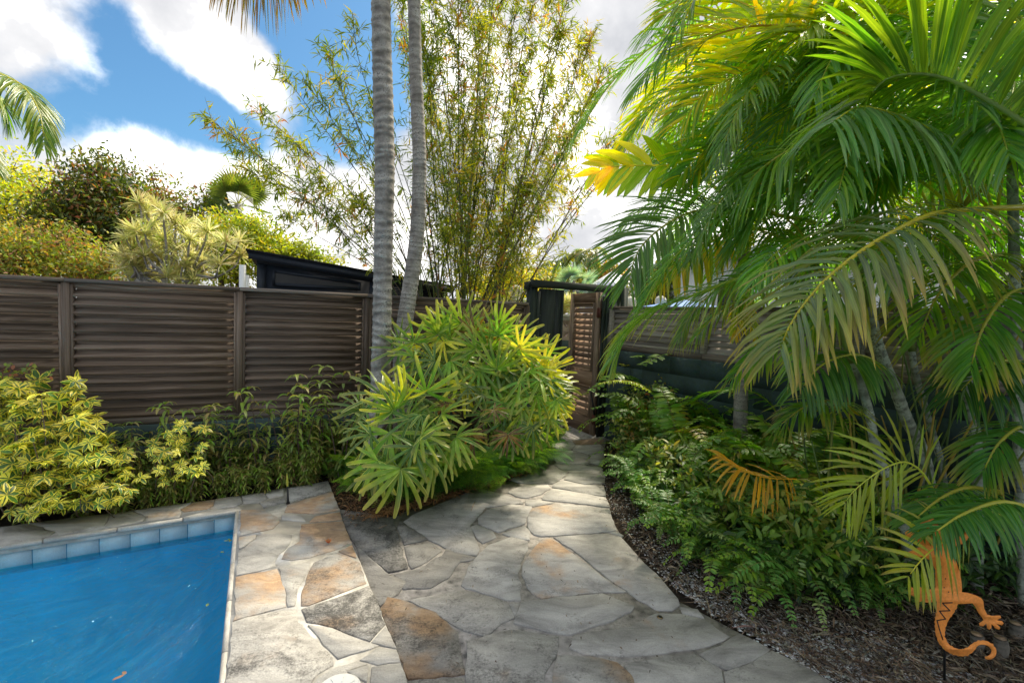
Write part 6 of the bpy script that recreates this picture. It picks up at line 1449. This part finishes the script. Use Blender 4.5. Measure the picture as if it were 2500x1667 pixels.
LB = [(800, 1170), (860, 1290), (940, 1262), (1010, 1240), (1100, 1215), (1170, 1190), (1290, 1153), (1345, 1120), (1345, 1080), (1200, 1080), (900, 1060), (780, 1080)]
tag(strips('needles', inpoly_pts(LB, 9000), .07, .0025, [(.30, .14, .06), (.42, .24, .11), (.16, .09, .05), (.07, .05, .035)], z=.004).build('dry_needles', M['twig']), 'rust brown dry needles under the lady palms', 'dry needles', kind='stuff')
tag(strips('edge', inpoly_pts([(905, 1275), (1010, 1248), (1100, 1222), (1170, 1200), (1290, 1162), (1290, 1150), (1160, 1186), (1000, 1236), (900, 1256)], 900), .07, .0028, [(.42, .22, .09), (.32, .15, .06)], lift=.15, z=.02).build('dry_needles', M['twig']), 'drift of orange brown needles along the upper path edge', 'dry needles', kind='stuff')
BL = [(-30, 1240), (180, 1260), (400, 1215), (640, 1180), (790, 1165), (830, 1060), (600, 1060), (200, 1100), (-30, 1120)]
tag(strips('litter', inpoly_pts([(870, 1260), (1100, 1222), (1290, 1165), (1350, 1100), (1468, 1090), (1466, 1180), (1520, 1330), (1700, 1500), (1600, 1667), (1000, 1667), (900, 1400)], 150), .022, .0025, MC, lift=.1, z=.024).build('path_litter', M['twig']), 'tiny dry leaf bits strewn over the flagstone path', 'leaf litter', kind='stuff')
tag(strips('litter', inpoly_pts(BL, 8000), .05, .0035, MC + [(.03, .05, .02)], z=.004).build('bed_litter', M['twig']), 'dark leaf litter in the bed behind the pool coping', 'leaf litter', kind='stuff')
# low creeping leaves in the left bed, so little soil shows
mb = MB(); P = inpoly_pts([(-30, 1230), (200, 1225), (400, 1200), (640, 1168), (800, 1150), (900, 1080), (600, 1040), (200, 1080), (-30, 1100)], 3600); P[:, 2] = rng.random(len(P)) ** 1.3 * .22
leaves(mb, P, rng.normal(size=P.shape) + [0, 0, .4], nrm(rng.normal(size=P.shape) * .4 + [0, -.2, 1]), rng.uniform(.04, .10, len(P)), .0075, 'blade', .6, .25, pick([(.05, .085, .025), (.08, .11, .035), (.03, .06, .02)], len(P)))
tag(mb.build('ground_cover', M['leaf']), 'low dark green ground cover among the bedding plants', 'ground cover', kind='stuff')
mb = MB(); P = inpoly_pts([(1500, 1150), (1560, 1260), (1700, 1390), (1900, 1480), (2100, 1500), (2500, 1480), (2500, 1250), (1900, 1150), (1600, 1080)], 5200); P[:, 2] = rng.random(len(P)) ** 1.2 * .30
leaves(mb, P, rng.normal(size=P.shape) + [0, 0, .2], nrm(rng.normal(size=P.shape) * .4 + [0, -.2, 1]), rng.uniform(.05, .10, len(P)), .014, 'oval', .5, .25, pick([(.03, .075, .02), (.05, .11, .03), (.022, .055, .018)], len(P)))
tag(mb.build('ground_cover', M['leaf']), 'dark leafy ground cover under the ferns and areca palms', 'ground cover', kind='stuff')

# cut palm stumps near the lizard
for x, y, d, h, lab in ((2380, 1560, 2.3, .09, 'short cut grey palm stump left of its neighbour behind the lizard foot'), (2437, 1590, 2.25, .11, 'thicker ringed grey palm stump behind the lizard tail'), (2475, 1580, 2.4, .09, 'thin grey stump at the far right behind the lizard')):
    P = ground_pt(x, d); P[2] = 0; t = thing('palm_stump', P, lab, 'stump'); wp(ringed_trunk([P, P + [.01, 0, h * .5], P + [0, 0, h]], [.027, .025, .024], (.025, .03), 14, .12, .6, (.42, .40, .36)), 'stem', M['trunk'], t); mb = MB(); mb.tube([P + [0, 0, h - .003], P + [0, 0, h + .002]], .0225, 12, (.3, .2, .12)); wp(mb, 'cut_top', M['stem'], t)
# rod and yellow leaf standing on the coping
P = gr(703, 1228, CZ); st_ = thing('garden_spike', P, 'short dark grey spike standing on the coping corner with a leaf on top', 'spike')
mb = MB(); mb.tube([P, P + [0, 0, .02], P + [-.004, 0, .14]], [.016, .009, .005], 8); wp(mb, 'rod', M['black'], st_)
mb = MB(); leaves(mb, (P + [-.004, 0, .13])[None], np.array([[-.05, 0, 1.]]), np.array([[0, -1., .1]]), .12, .009, 'blade', .1, .3, np.array([[.35, .33, .06]])); wp(mb, 'leaf_blade', M['leaf'], st_)
# curled red dry leaf on the coping, bits on the water
P = gr(802, 1325, CZ + .004); mb = MB(); a = np.arange(6) * 1.05; leaves(mb, np.zeros((6, 3)), np.column_stack([np.cos(a), np.sin(a), np.full(6, .7)]), np.tile([[0, 0, 1.]], (6, 1)), .035, .008, 'oval', -.5, .4, pick([(.22, .05, .03), (.35, .14, .08)], 6))
tag(mb.build('dry_flower', M['leaf'], loc=P), 'curled reddish brown dry flower lying on the coping', 'dry flower')
for i, (x, y, lab) in enumerate(((502, 1478, 'small yellow green leaf floating alone in the middle of the pool'), (297, 1645, 'brown leaf floating near the bottom of the pool'), (560, 1318, 'pale leaf cluster floating near the pool corner'), (549, 1347, 'tiny yellow leaf floating below the corner cluster'))):
    P = gr(x, y, WATER_Z + .004); mb = MB(); n = 3 if i in (1, 2) else 1; leaves(mb, rng.normal(0, .008, (n, 3)) * [1, 1, 0], rng.normal(size=(n, 3)) * [1, 1, .05], np.tile([[0, 0, 1.]], (n, 1)), .03, .008, 'oval', 0, .2, pick([(.4, .38, .12)] if i != 1 else [(.22, .13, .08)], n)); tag(mb.build('floating_leaf', M['leaf'], loc=P), lab, 'leaf')
mb = MB(); P0 = gr(545, 1284, WATER_Z + .003)
P = np.array([P0 + E1 * rng.uniform(-.18, .06) + E2 * rng.uniform(-.02, .02) for _ in range(40)]); leaves(mb, P, rng.normal(size=(40, 3)) * [1, 1, .1], np.tile([[0, 0, 1.]], (40, 1)), .016, .004, 'oval', 0, .1, pick([(.3, .26, .14), (.18, .12, .06)], 40))
tag(mb.build('leaf_debris', M['leaf']), 'scum of tiny leaf bits floating along the tiles by the pool corner', 'leaf debris', kind='stuff')
# skimmer lid at the bottom, drain cap in the path, twigs
P = gr(826, 1690, CZ + .001); sk = thing('skimmer_lid', P, 'round white plastic skimmer lid on the coping, cut by the bottom of the picture', 'lid')
mb = MB(); mb.tube([P, P + [0, 0, .012], P + [0, 0, .015]], [.088, .088, .080], 40); wp(mb, 'lid', M['plastic'], sk)
mb = MB(); 
for a in np.arange(8) * .785: mb.tube([P + np.array([math.cos(a) * .03, math.sin(a) * .03, .016]), P + np.array([math.cos(a) * .07, math.sin(a) * .07, .016])], .0025, 4)
wp(mb, 'rib', M['plastic'], sk)
P = gr(1611, 1505, PZ + .001); dc = thing('drain_cap', P, 'small round metal cap set into the tan tipped flagstone', 'cap')
mb = MB(); mb.tube([P, P + [0, 0, .003]], [.016, .014], 18); wp(mb, 'rim', M['brass'], dc); mb = MB(); mb.tube([P + [0, 0, .0031], P + [0, 0, .0045]], [.009, .008], 14); wp(mb, 'plug', M['black'], dc)
for (x0, y0, x1, y1) in ((925, 1288, 945, 1280), (1150, 1245, 1160, 1222), (1410, 1415, 1411, 1420), (640, 1200, 625, 1210)):
    a, b = gr(x0, y0, PZ + .004), gr(x1, y1, PZ + .006); mb = MB(); mb.tube([a * 0, (b - a) * .5 + [0, 0, .002], b - a], .002, 4, (.35, .22, .12)); tag(mb.build('twig', M['twig'], loc=a), 'thin dry twig lying on the paving', 'twig', 'stray twigs on the paving')
print('objects', len(bpy.data.objects), 'tris', sum(len(o.data.polygons) for o in bpy.data.objects if o.type == 'MESH'), 'unique', sum(len(m_.polygons) for m_ in bpy.data.meshes))
